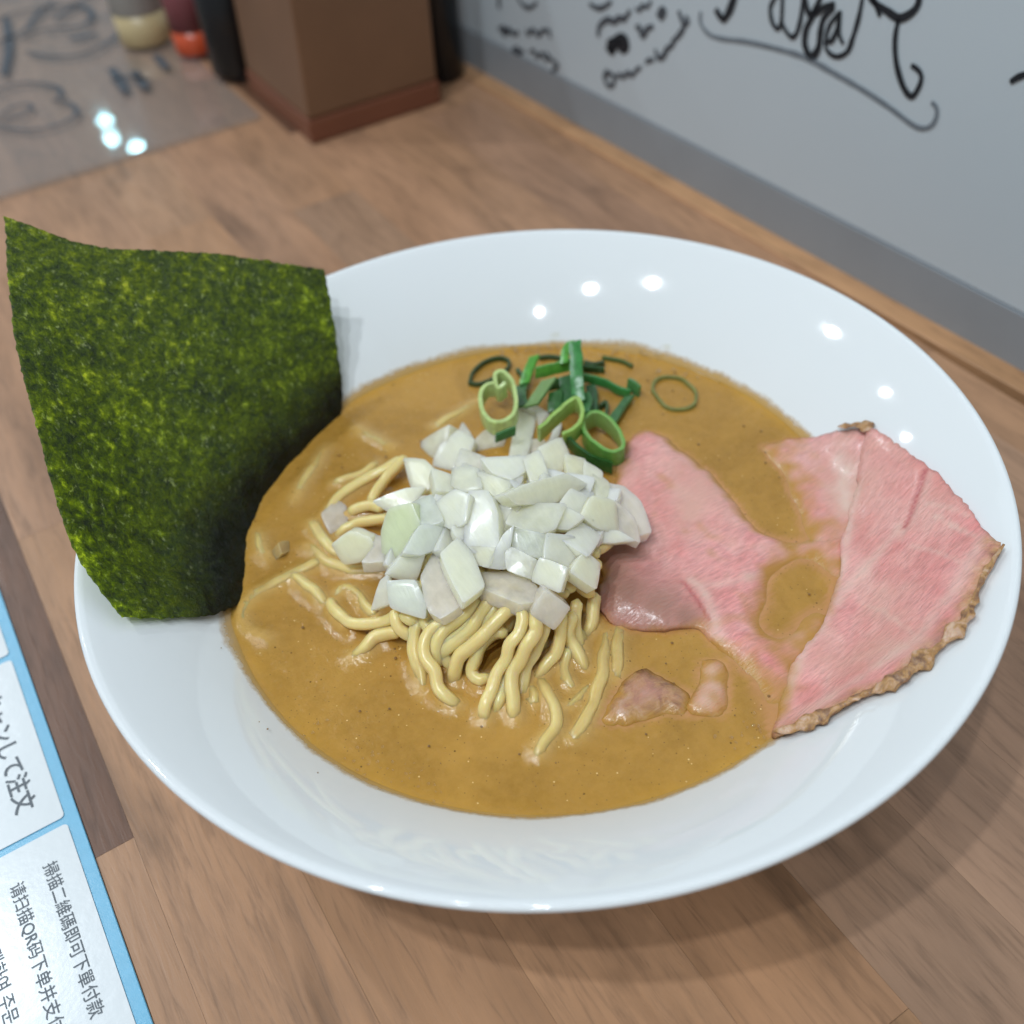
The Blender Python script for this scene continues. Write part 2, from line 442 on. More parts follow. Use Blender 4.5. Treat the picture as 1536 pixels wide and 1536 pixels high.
# ------------------------------------------------------------------ setting: wall panel with marker writing
WA = Vector((0.2076, -0.0092, 0)); WB = Vector((0.1935, 0.3734, 0))
WANG = math.atan2(WB.y-WA.y, WB.x-WA.x)
wall = empty('wall', WA)
wall.rotation_euler = (0, 0, WANG)          # local x runs along the wall, local -y... away from the counter
tag(wall, 'whitish wall panel covered with marker autographs', 'wall', kind='structure')
wp = bm_obj('wall_panel', box_bm(1.60, 0.012, 0.60, 0.0006, 1), WALLM, wall, loc=(0.30, -0.006, 0.022))
sk = bm_obj('skirting', box_bm(1.60, 0.0128, 0.0248), SKIRT, wall, loc=(0.30, -0.0056, -0.003))
def stroke(parent, name, pts2, width, mat, plane, lift=0.0004, step=0.0012, jit=0.0):
    path = catmull([Vector((p[0], p[1], 0)) for p in pts2], step)
    n = len(path); V = []; Fc = []
    for i, p in enumerate(path):
        t = (path[min(i+1, n-1)]-path[max(i-1, 0)]).normalized()
        s = Vector((-t.y, t.x, 0))
        u = i/max(1, n-1)
        w = 0.86*width*0.5*(0.72+0.28*math.sin(u*math.pi))*(1+0.25*noise.noise(p*260))
        if jit: p = p + s*jit*noise.noise(p*900)
        for sgn in (-1, 1):
            q = p+s*w*sgn
            V.append((q.x, lift, q.y) if plane == 'wall' else (q.x, q.y, lift))
    for i in range(n-1): Fc.append((2*i, 2*i+1, 2*i+3, 2*i+2))
    return mesh_obj(name, V, Fc, mat, None, True)
def writing(parent, strokes, plane, lift=0.0004):
    for pts, w, mat in strokes:
        o = stroke(parent, 'marker_stroke', pts, w, mat, plane, lift)
        o.parent = parent
K4, K3 = (1020, 0), (680, 0)
W_STROKES = [
 ([(0.1856,0.0812),(0.1854,0.0767),(0.1799,0.0735),(0.1716,0.0738),(0.1572,0.0765),(0.1409,0.0784),(0.1253,0.0794),(0.1088,0.0778),(0.0951,0.0761),(0.0817,0.0737),(0.0707,0.0711),(0.0657,0.0714),(0.0625,0.0739),(0.0617,0.0778),(0.0628,0.0803),(0.065,0.0812)], 0.0024, INKG),
 ([(0.1648,0.0959),(0.1669,0.0902),(0.1687,0.0856),(0.1718,0.0816),(0.1769,0.0843)], 0.0042, INK),
 ([(0.142,0.0996),(0.145,0.0956),(0.1462,0.092),(0.1442,0.0874),(0.1409,0.0859),(0.1397,0.0895),(0.1404,0.0968),(0.1405,0.1008)], 0.0024, INK),
 ([(0.1396,0.0895),(0.1374,0.0867),(0.1334,0.0848),(0.1312,0.0867),(0.13,0.092),(0.13,0.0993),(0.1304,0.1032)], 0.0024, INK),
 ([(0.1301,0.1025),(0.1289,0.0996),(0.1263,0.0955),(0.1237,0.0961),(0.119,0.0996),(0.1145,0.1019)], 0.0032, INK),
 ([(0.1214,0.1061),(0.1221,0.1012),(0.1239,0.096),(0.1265,0.0896),(0.1261,0.0838),(0.1222,0.0805),(0.1193,0.0845),(0.1194,0.0907),(0.1187,0.0957),(0.1148,0.1007)], 0.0036, INK),
 ([(0.1114,0.1),(0.1154,0.0942),(0.1161,0.0887),(0.1134,0.0889),(0.1115,0.0948),(0.1118,0.0999),(0.1103,0.0923),(0.1077,0.0893)], 0.0024, INK),
 ([(0.1168,0.0881),(0.1148,0.0849),(0.1101,0.084),(0.1053,0.0872),(0.1038,0.0932),(0.1028,0.0998),(0.1026,0.106),(0.1028,0.1097)], 0.0024, INK),
 ([(0.1002,0.1111),(0.0973,0.1073),(0.0935,0.1028)], 0.0024, INK),
 ([(0.1009,0.1094),(0.0972,0.1067),(0.0907,0.1052),(0.0855,0.1043),(0.0813,0.1068),(0.0792,0.1096),(0.0789,0.1125),(0.0795,0.1159)], 0.0034, INK),
 ([(0.0855,0.1043),(0.0856,0.0989),(0.0843,0.0931),(0.0817,0.0876),(0.0776,0.0824),(0.0736,0.0804),(0.0716,0.0839),(0.0712,0.088),(0.0733,0.0901),(0.0765,0.0907)], 0.0028, INK),
 ([(0.0377,0.0966),(0.0357,0.0988),(0.0324,0.1012)], 0.0026, INK),
 ([(0.3446,0.0494),(0.3446,0.0423)], 0.0040, INKD),
 ([(0.3263,0.053),(0.3202,0.0497),(0.313,0.0511),(0.308,0.0549)], 0.0026, INKD),
 ([(0.3471,0.0311),(0.3402,0.0336),(0.3424,0.0295),(0.3351,0.0338),(0.3327,0.0322),(0.3266,0.0347)], 0.0034, INKD),
 ([(0.3189,0.0386),(0.3183,0.0356),(0.3123,0.0399),(0.3085,0.0378),(0.3035,0.0418),(0.298,0.0428),(0.2975,0.0395)], 0.0030, INKD),
 ([(0.3346,0.0228),(0.3284,0.026),(0.3305,0.0221),(0.3225,0.0262)], 0.0032, INKD),
 ([(0.3175,0.0267),(0.3124,0.0291),(0.3111,0.0258),(0.3044,0.03),(0.303,0.0268),(0.2973,0.0298)], 0.0028, INKD),
 ([(0.3019,0.0311),(0.2958,0.0284),(0.2914,0.027),(0.297,0.0224)], 0.0030, INKD),
 ([(0.2637,0.065),(0.2576,0.0645),(0.2522,0.0663),(0.2463,0.0704)], 0.0030, INKD),
 ([(0.2568,0.0514),(0.2556,0.0566),(0.2495,0.0613),(0.2442,0.0616),(0.2403,0.0646),(0.2371,0.0646),(0.2325,0.0697)], 0.0036, INKD),
 ([(0.2291,0.0717),(0.2259,0.0713),(0.2242,0.074),(0.2206,0.0742),(0.2181,0.0777)], 0.0024, INKD),
 ([(0.2501,0.049),(0.2467,0.0472),(0.2414,0.0524),(0.2381,0.0505),(0.2349,0.0532),(0.2369,0.0562),(0.2481,0.0505),(0.244,0.0468)], 0.0052, INK),
 ([(0.2281,0.0627),(0.226,0.0644),(0.2234,0.0605),(0.2201,0.0649),(0.2159,0.0671)], 0.0034, INKD),
 ([(0.2134,0.0719),(0.2111,0.0758),(0.2085,0.0756),(0.2108,0.0718),(0.2127,0.0728)], 0.0030, INKD),
 ([(0.2494,0.0378),(0.2519,0.0335),(0.2493,0.03),(0.2452,0.0313),(0.2439,0.0351),(0.2473,0.0366),(0.2508,0.0338)], 0.0030, INKD),
 ([(0.2425,0.0355),(0.2398,0.0384),(0.2371,0.0376),(0.2332,0.0412),(0.2306,0.0404),(0.2268,0.0444),(0.2237,0.0465)], 0.0030, INKD),
 ([(0.2206,0.0491),(0.2182,0.0514),(0.2145,0.0524)], 0.0028, INKD),
 ([(0.2142,0.0576),(0.2122,0.0543),(0.2086,0.0557),(0.2059,0.06),(0.2028,0.0623),(0.2015,0.065)], 0.0032, INKD),
 ([(0.2029,0.0638),(0.1999,0.0665),(0.1977,0.069),(0.1957,0.0724),(0.1983,0.0761),(0.1996,0.078)], 0.0030, INKD),
 ([(0.1957,0.0724),(0.1931,0.0753),(0.195,0.077)], 0.0028, INKD),
]
writing(wall, W_STROKES, 'wall', 0.0004)

# ------------------------------------------------------------------ bowl
ZS = 0.035
PROF = [(0.0,0.01002),(0.00199,0.01002),(0.00398,0.01002),(0.00597,0.01002),(0.00797,0.01003),(0.00996,0.01003),(0.01195,0.01004),(0.01394,0.01006),(0.01593,0.01008),(0.01792,0.01011),(0.01992,0.01014),(0.02191,0.01019),(0.0239,0.01026),(0.02589,0.01034),(0.02788,0.01043),(0.02987,0.01055),(0.03186,0.01069),(0.03386,0.01085),(0.03585,0.01104),(0.03784,0.01125),(0.03983,0.0115),(0.04182,0.01179),(0.04381,0.01211),(0.04581,0.01247),(0.0478,0.01288),(0.04979,0.01333),(0.05178,0.01383),(0.05377,0.01439),(0.05576,0.015),(0.05775,0.01567),(0.05975,0.0164),(0.06174,0.0172),(0.06373,0.01807),(0.06572,0.01901),(0.06771,0.02003),(0.0697,0.02113),(0.07169,0.02232),(0.07369,0.02359),(0.07568,0.02496),(0.07767,0.02642),(0.07966,0.02799),(0.08165,0.02966),(0.08364,0.03143),(0.08564,0.03333),(0.08763,0.03534),(0.08962,0.03736),(0.09161,0.03933),(0.0936,0.04125),(0.09559,0.04313),(0.09758,0.04496),(0.09958,0.04674),(0.10157,0.04847),(0.10356,0.05015),(0.10555,0.05179),(0.10754,0.05338),(0.10953,0.05492),(0.11153,0.05642),(0.11352,0.05786),(0.11551,0.05926),(0.1175,0.06061)]
PR_, PZ_ = [a for a, b in PROF], [b for a, b in PROF]
def bowl_z(r): return float(np.interp(r, PR_, PZ_))
def base_z(x, y):
    a, b, k = ZS, bowl_z(math.hypot(x, y)), 0.003
    return 0.5*(a+b+math.sqrt((a-b)**2+k*k))
def lathe(prof, seg=192):
    V, Fc = [], []
    n = len(prof)
    for k in range(seg):
        a = 2*math.pi*k/seg
        for r, z in prof: V.append((r*math.cos(a), r*math.sin(a), z))
    for k in range(seg):
        k2 = (k+1) % seg
        for i in range(n-1):
            Fc.append((k*n+i, k2*n+i, k2*n+i+1, k*n+i+1))
    return V, Fc
def lathe_obj(name, prof, mat, parent=None, loc=(0, 0, 0), seg=64):
    V, Fc = lathe(prof, seg)
    me = bpy.data.meshes.new(name); me.from_pydata(V, [], Fc); me.validate()
    bm = bmesh.new(); bm.from_mesh(me)
    bmesh.ops.remove_doubles(bm, verts=bm.verts, dist=1e-6)
    bmesh.ops.recalc_face_normals(bm, faces=bm.faces); bm.to_mesh(me); bm.free()
    me.polygons.foreach_set('use_smooth', [True]*len(me.polygons))
    me.materials.append(mat)
    o = bpy.data.objects.new(name, me); COL.objects.link(o); o.location = loc
    if parent: o.parent = parent
    return o
inner = [(max(1e-6, a), b) for a, b in PROF]
lip = [(0.1188, 0.0613), (0.1197, 0.0612), (0.1201, 0.0604), (0.1197, 0.0596), (0.1185, 0.0590)]
outer = [(0.113, 0.0550), (0.105, 0.0482), (0.097, 0.0400), (0.089, 0.0308), (0.077, 0.0195), (0.060, 0.0100), (0.049, 0.0072),
         (0.0475, 0.0010), (0.0465, 0.0003), (0.0440, 0.0003), (0.0430, 0.0012), (0.0425, 0.0060), (0.02, 0.0055), (1e-6, 0.0055)]
bowl = lathe_obj('ramen_bowl', inner+lip+outer, PORC, seg=256)
tag(bowl, 'wide white porcelain bowl with sloping rim holding the noodle soup', 'bowl')

# ------------------------------------------------------------------ noodles
CURVES = []
MCX, MCY, MA, MB, MH = -0.0135, -0.004, 0.05, 0.046, 0.023
E1 = (0.8456,-0.53382); E2 = (0.53382,0.8456)
def noodle(pts, width=0.0034, label=None, k=0.88, wob=0.00038, sink=0.0):
    pts = [(p[0], p[1], p[2]-(sink if p[2] < ZS+0.003 else 0)) for p in pts]
    for e in (0, -1):                      # free ends dive under the broth
        a, b = pts[e], pts[1 if e == 0 else -2]
        if a[2] < ZS+0.0008:
            d = Vector((a[0]-b[0], a[1]-b[1])).normalized()
            q = (a[0]+d.x*0.0035, a[1]+d.y*0.0035, ZS-0.0042)
            pts = [q]+pts if e == 0 else pts+[q]
    P3 = [Vector((p[0], p[1], ZS+(p[2]-ZS)*(k if p[2] > ZS+0.003 else 1.0))) for p in pts]
    path = catmull(P3, 0.0009)
    sd = random.uniform(0, 50)
    path = [p+Vector((noise.noise(p*190+Vector((sd, 0, 0))), noise.noise(p*190+Vector((0, sd, 0))), 0.5*noise.noise(p*190+Vector((0, 0, sd)))))*wob*2 for p in path]
    fr = frames(path)
    n = len(path); S = 12; V = []; Fc = []; coat = []
    tw = random.uniform(0, 3); tr = random.uniform(-90, 90)
    for i, (p, (t, s, b)) in enumerate(zip(path, fr)):
        e = min(i, n-1-i)*0.0009/(width*0.5)
        cap = math.sqrt(max(0.02, 1-(1-min(1, e))**2))
        w = width*0.5*cap*(1+0.09*noise.noise(p*240+Vector((sd, sd, 0))))
        h = w*0.90
        ang0 = tw+tr*i*0.0009*0.25
        for j in range(S):
            a = 2*math.pi*j/S
            ca, sa = math.cos(a), math.sin(a)
            k2 = 1.0/(abs(ca)**3.2+abs(sa)**3.2)**(1/3.2)
            x, y = w*ca*k2, h*sa*k2
            xx = x*math.cos(ang0)-y*math.sin(ang0); yy = x*math.sin(ang0)+y*math.cos(ang0)
            q = p+s*xx+b*yy
            V.append(q); coat.append(max(0.0, min(1.0, 1-(q.z-ZS-0.0004)/0.0022)))
    for i in range(n-1):
        for j in range(S):
            Fc.append((i*S+j, i*S+(j+1) % S, (i+1)*S+(j+1) % S, (i+1)*S+j))
    Fc.append(tuple(range(S))); Fc.append(tuple(reversed(range((n-1)*S, n*S))))
    o = mesh_obj('noodle', V, Fc, NOODLE, None, True, origin=tuple(P3[0]))
    add_attr(o, 'coat', coat)
    CURVES.append(np.array([tuple(p) for p in path]))
    tag(o, label, 'noodle', LAB[label])
    return o
LAB = {'pale yellow wavy noodle arching out from under the diced onion toward the bowl front': 'noodles arching under the onion',
       'wavy noodle half sunk in the broth beside the pork slices': 'noodles sunk beside the pork',
       'wavy noodle half sunk in the broth between the seaweed sheet and the diced onion': 'noodles sunk beside the seaweed',
       'noodle coiled in the mound that carries the diced onion': 'noodles inside the mound'}
LF, LP_, LN, LM = list(LAB)
O8 = None
FRONT = [
 [(-0.0312,-0.0225,0.052),(-0.0328,-0.0224,0.051),(-0.0356,-0.0232,0.05),(-0.0404,-0.0228,0.048),(-0.0452,-0.0232,0.045),(-0.0465,-0.0252,0.041),(-0.046,-0.0259,0.037)],
 [(-0.0353,-0.0223,0.05),(-0.0385,-0.0224,0.049),(-0.0442,-0.0205,0.047),(-0.0477,-0.0215,0.045),(-0.0498,-0.0253,0.043),(-0.0498,-0.0287,0.041),(-0.0507,-0.0315,0.0385),(-0.0497,-0.0349,0.0365),(-0.048,-0.0373,0.0335)],
 [(-0.0277,-0.0232,0.053),(-0.0297,-0.0242,0.052),(-0.0327,-0.0255,0.05),(-0.0375,-0.0262,0.047),(-0.0426,-0.0258,0.044),(-0.0456,-0.0252,0.041),(-0.0465,-0.0255,0.037)],
 [(-0.0219,-0.0342,0.051),(-0.0237,-0.0315,0.052),(-0.027,-0.0296,0.052),(-0.0312,-0.0297,0.0505),(-0.036,-0.0306,0.048),(-0.0397,-0.0297,0.045),(-0.0427,-0.0292,0.0425),(-0.0446,-0.0299,0.039),(-0.0454,-0.0306,0.035)],
 [(-0.0306,-0.0328,0.045),(-0.0316,-0.0314,0.046),(-0.0341,-0.0303,0.045),(-0.0379,-0.0304,0.043),(-0.0402,-0.0313,0.04),(-0.0414,-0.0328,0.0375),(-0.0404,-0.0352,0.037),(-0.0378,-0.0356,0.0375)],
 [(-0.0255,-0.0272,0.052),(-0.0252,-0.0308,0.052),(-0.0257,-0.0334,0.051),(-0.0282,-0.035,0.049),(-0.0314,-0.036,0.047),(-0.034,-0.0373,0.044),(-0.0375,-0.0383,0.0415),(-0.0407,-0.0402,0.039),(-0.0436,-0.0426,0.037),(-0.0452,-0.0444,0.0335)],
 [(-0.0222,-0.0299,0.051),(-0.0239,-0.0354,0.051),(-0.025,-0.0372,0.049),(-0.0286,-0.0387,0.047),(-0.0308,-0.0395,0.044),(-0.0339,-0.0401,0.0415),(-0.0362,-0.0418,0.0395),(-0.037,-0.0445,0.0375),(-0.0381,-0.047,0.0355),(-0.0388,-0.0482,0.0335)],
 [(-0.0156,-0.0346,0.047),(-0.0175,-0.0368,0.045),(-0.0186,-0.0386,0.0415),(-0.0215,-0.0397,0.0384),(-0.0253,-0.0405,0.0365),(-0.028,-0.0409,0.034)],
 [(-0.0255,-0.0241,0.053),(-0.0285,-0.0254,0.051),(-0.0323,-0.0263,0.0485),(-0.0362,-0.0262,0.045),(-0.0395,-0.0271,0.042),(-0.0414,-0.0289,0.039)],
 [(-0.0208,-0.0354,0.039),(-0.0223,-0.0349,0.0375),(-0.0241,-0.0347,0.036),(-0.0251,-0.0345,0.034)],
 [(-0.0607,0.0105,0.0355),(-0.0609,0.007,0.0362),(-0.0608,0.003,0.037),(-0.0592,-0.0014,0.0378),(-0.0555,-0.0045,0.039),(-0.051,-0.0075,0.041),(-0.048,-0.0081,0.043)],
 [(-0.0493,-0.0087,0.046),(-0.0506,-0.0103,0.045),(-0.0509,-0.0126,0.043),(-0.0495,-0.0151,0.041),(-0.0475,-0.0174,0.039)],
 [(-0.0481,-0.0103,0.046),(-0.0479,-0.0134,0.0455),(-0.0463,-0.0148,0.044),(-0.046,-0.0171,0.043)],
 [(-0.0638,-0.0093,0.0338),(-0.0597,-0.0089,0.0362),(-0.0558,-0.0087,0.0376),(-0.0527,-0.01,0.039),(-0.0509,-0.0128,0.04)],
 [(-0.0299,-0.0231,0.051),(-0.0338,-0.0246,0.0485),(-0.0395,-0.0251,0.0455),(-0.0439,-0.0249,0.043),(-0.045,-0.0259,0.04),(-0.0447,-0.0272,0.0375),(-0.045,-0.0289,0.0345)],
 [(-0.02,-0.0342,0.049),(-0.0215,-0.0355,0.046),(-0.0241,-0.0368,0.043),(-0.027,-0.0379,0.04),(-0.03,-0.0392,0.038),(-0.0325,-0.0413,0.0358),(-0.0342,-0.0436,0.034)],
 [(-0.0454,-0.015,0.045),(-0.0482,-0.0159,0.043),(-0.0501,-0.0178,0.04),(-0.051,-0.0209,0.0375),(-0.0518,-0.0237,0.0355),(-0.0534,-0.0271,0.034)],
 [(-0.0131,-0.0354,0.046),(-0.015,-0.0369,0.042),(-0.016,-0.039,0.0385),(-0.0162,-0.0426,0.036),(-0.0168,-0.0457,0.0342)],
 [(-0.0416,-0.0152,0.047),(-0.0441,-0.0159,0.046),(-0.045,-0.0179,0.0445),(-0.0429,-0.0181,0.046)],
]
FL = {0: 'noodle under the onion stack curving down inside the outermost front loop', 1: 'outermost front noodle, a long S bend on the seaweed side', 3: 'noodle forming the highest arch under the square onion piece',
      4: 'small noodle loop framed inside the highest arch', 5: 'long noodle hanging straight down beside the highest arch', 6: 'long noodle hanging next to the square onion piece',
      10: 'noodle reaching sideways out of the heap toward the seaweed', 13: 'short noodle tail slanting into the broth left of the arches'}
FL[13] = 'short glossy noodle tail slanting into the broth beside the outermost loop'
for i, p in enumerate(FRONT):
    o = noodle(p, 0.0034, LF)
    if i in FL: o['label'] = FL[i]
    if i in (0, 5):         # a second strand runs half hidden beside it
        j = 0.0030 if i % 2 else -0.0030
        noodle([(q[0]+E1[0]*j+E2[0]*0.0012, q[1]+E1[1]*j+E2[1]*0.0012, ZS+(q[2]-ZS)*0.80-0.0010) for q in p[:-1]], 0.0034, LF)['label'] = 'noodle running half hidden alongside another in the bundle under the onion'
RIGHT = [
 [(-0.0273,-0.0406,0.0338),(-0.0282,-0.0436,0.035),(-0.029,-0.0472,0.0359),(-0.0295,-0.0516,0.0361),(-0.0319,-0.0553,0.036),(-0.0359,-0.0576,0.0358),(-0.0398,-0.0593,0.0352),(-0.0412,-0.0597,0.0332)],
 [(-0.0168,-0.0393,0.038),(-0.0187,-0.0409,0.0362),(-0.0209,-0.0433,0.0354),(-0.0223,-0.0468,0.0354),(-0.0226,-0.0498,0.034)],
 [(-0.0052,-0.0401,0.0344),(-0.0079,-0.043,0.0352),(-0.0114,-0.0468,0.0355),(-0.0152,-0.0513,0.0357),(-0.0194,-0.0546,0.0357),(-0.0243,-0.0579,0.0357),(-0.0293,-0.06,0.0353),(-0.0324,-0.06,0.0335)],
 [(-0.0022,-0.0401,0.0344),(-0.0045,-0.0433,0.0352),(-0.0074,-0.0468,0.0354),(-0.0103,-0.0504,0.0351),(-0.0128,-0.0539,0.0338)],
 [(-0.0119,-0.0368,0.036),(-0.0129,-0.039,0.0354),(-0.0141,-0.0419,0.0351),(-0.0149,-0.0449,0.034)],
 [(-0.0031,-0.0314,0.042),(-0.0047,-0.0333,0.04),(-0.0069,-0.0354,0.038),(-0.0095,-0.0373,0.0355)],
 [(-0.019,-0.0504,0.034),(-0.0222,-0.0519,0.0348),(-0.0247,-0.0525,0.0349),(-0.0275,-0.0528,0.034)],
 [(-0.0313,-0.042,0.0342),(-0.0314,-0.0446,0.0352),(-0.0322,-0.0466,0.0352),(-0.0338,-0.0459,0.0342)],
 [(-0.0093,-0.033,0.045),(-0.0116,-0.0346,0.042),(-0.0132,-0.036,0.039),(-0.0138,-0.0384,0.0362)],
]
RL = {0: 'curved noodle lying alone farthest out in the front broth', 2: 'long noodle running from the pork slice out to the front broth beside the pork scrap', 3: 'short straight noodle just below the folded pork end'}
for i, p in enumerate(RIGHT):
    o = noodle(p, 0.0034, LP_, sink=0.0006)
    if i in RL: o['label'] = RL[i]
LEFT = [
 [(-0.0575,0.0264,0.0354),(-0.0607,0.0265,0.0356),(-0.0656,0.0263,0.0354),(-0.0709,0.0263,0.0352),(-0.0759,0.0255,0.035),(-0.081,0.023,0.0348),(-0.0832,0.0198,0.0348),(-0.0826,0.0142,0.0346),(-0.08,0.0089,0.0338)],
 [(-0.0646,0.0257,0.0352),(-0.0638,0.0206,0.036),(-0.0625,0.0164,0.0361),(-0.0615,0.0124,0.0346)],
 [(-0.0521,0.041,0.0352),(-0.0527,0.0355,0.0363),(-0.0523,0.0291,0.0366),(-0.051,0.0254,0.0354)],
 [(-0.0469,0.0325,0.036),(-0.0445,0.0326,0.037),(-0.0415,0.0314,0.038),(-0.0382,0.0287,0.039),(-0.0336,0.0251,0.041)],
 [(-0.0467,0.043,0.035),(-0.0441,0.0444,0.036),(-0.0407,0.046,0.0364),(-0.0364,0.0469,0.0368),(-0.0315,0.0472,0.0374),(-0.0259,0.0463,0.0386),(-0.0194,0.0458,0.04)],
 [(-0.0352,0.0376,0.037),(-0.0326,0.039,0.038),(-0.0285,0.0411,0.039),(-0.0239,0.0429,0.04),(-0.018,0.0448,0.041)],
 [(-0.0528,0.0532,0.034),(-0.0484,0.0581,0.0349),(-0.0437,0.0621,0.035),(-0.0354,0.0697,0.034)],
 [(-0.0225,0.0723,0.0341),(-0.0207,0.0662,0.0349),(-0.0178,0.0588,0.0343)],
 [(-0.0424,0.0382,0.0365),(-0.0388,0.0376,0.0376),(-0.0356,0.0351,0.0386),(-0.0337,0.0308,0.0395)],
 [(-0.0565,0.0327,0.0346),(-0.0555,0.026,0.0356),(-0.0532,0.0215,0.036),(-0.0508,0.0176,0.036),(-0.0466,0.0143,0.0358),(-0.0434,0.0127,0.037)],
 [(-0.0006,0.0577,0.0352),(0.0072,0.0591,0.035),(0.0156,0.0602,0.0341)],
 [(-0.0387,0.0526,0.0351),(-0.0359,0.052,0.0358),(-0.0303,0.0515,0.0356),(-0.0262,0.0528,0.0352)],
 [(-0.067,0.0471,0.0344),(-0.0681,0.0415,0.0349),(-0.0685,0.0369,0.0341)],
 [(-0.0579,0.0124,0.0346),(-0.0549,0.0128,0.0351),(-0.053,0.0091,0.0352),(-0.0535,0.0038,0.0356),(-0.0532,-0.0014,0.037)],
]
LL = {0: 'long broth coated noodle bent like a hook beside the seaweed corner', 1: 'short fat noodle stub surfacing inside the hooked noodle', 6: 'sunken noodle running parallel to the seaweed edge',
      10: 'sunken noodle leading toward the heart shaped scallion ring', 12: 'tiny sunken noodle end touching the wet seaweed'}
for i, p in enumerate(LEFT):
    o = noodle(p, 0.0033, LN, sink=0.0005)
    if i in LL: o['label'] = LL[i]
def mound_pt(u, v, drop=0.0):
    k = u*u+v*v
    return (MCX+E1[0]*u*MA+E2[0]*v*MB, MCY+E1[1]*u*MA+E2[1]*v*MB, ZS+MH*max(0, 1-k)-drop)
rn = random.Random(4)
for i in range(26):
    a = rn.uniform(0, math.pi*2); r0 = rn.uniform(0.1, 0.62)
    pts = []
    for k in range(6):
        t = k/5*2-1
        bend = 0.25*math.sin(t*3+a)
        u = math.cos(a)*t*0.72-math.sin(a)*(r0*rn.choice((1,))*0.9+bend-0.3)
        v = math.sin(a)*t*0.72+math.cos(a)*(r0*0.9+bend-0.3)
        pts.append(mound_pt(u*0.74, v*0.80, 0.0045+rn.uniform(0, 0.002)))
    noodle(pts, 0.0034, LM, k=1.0)

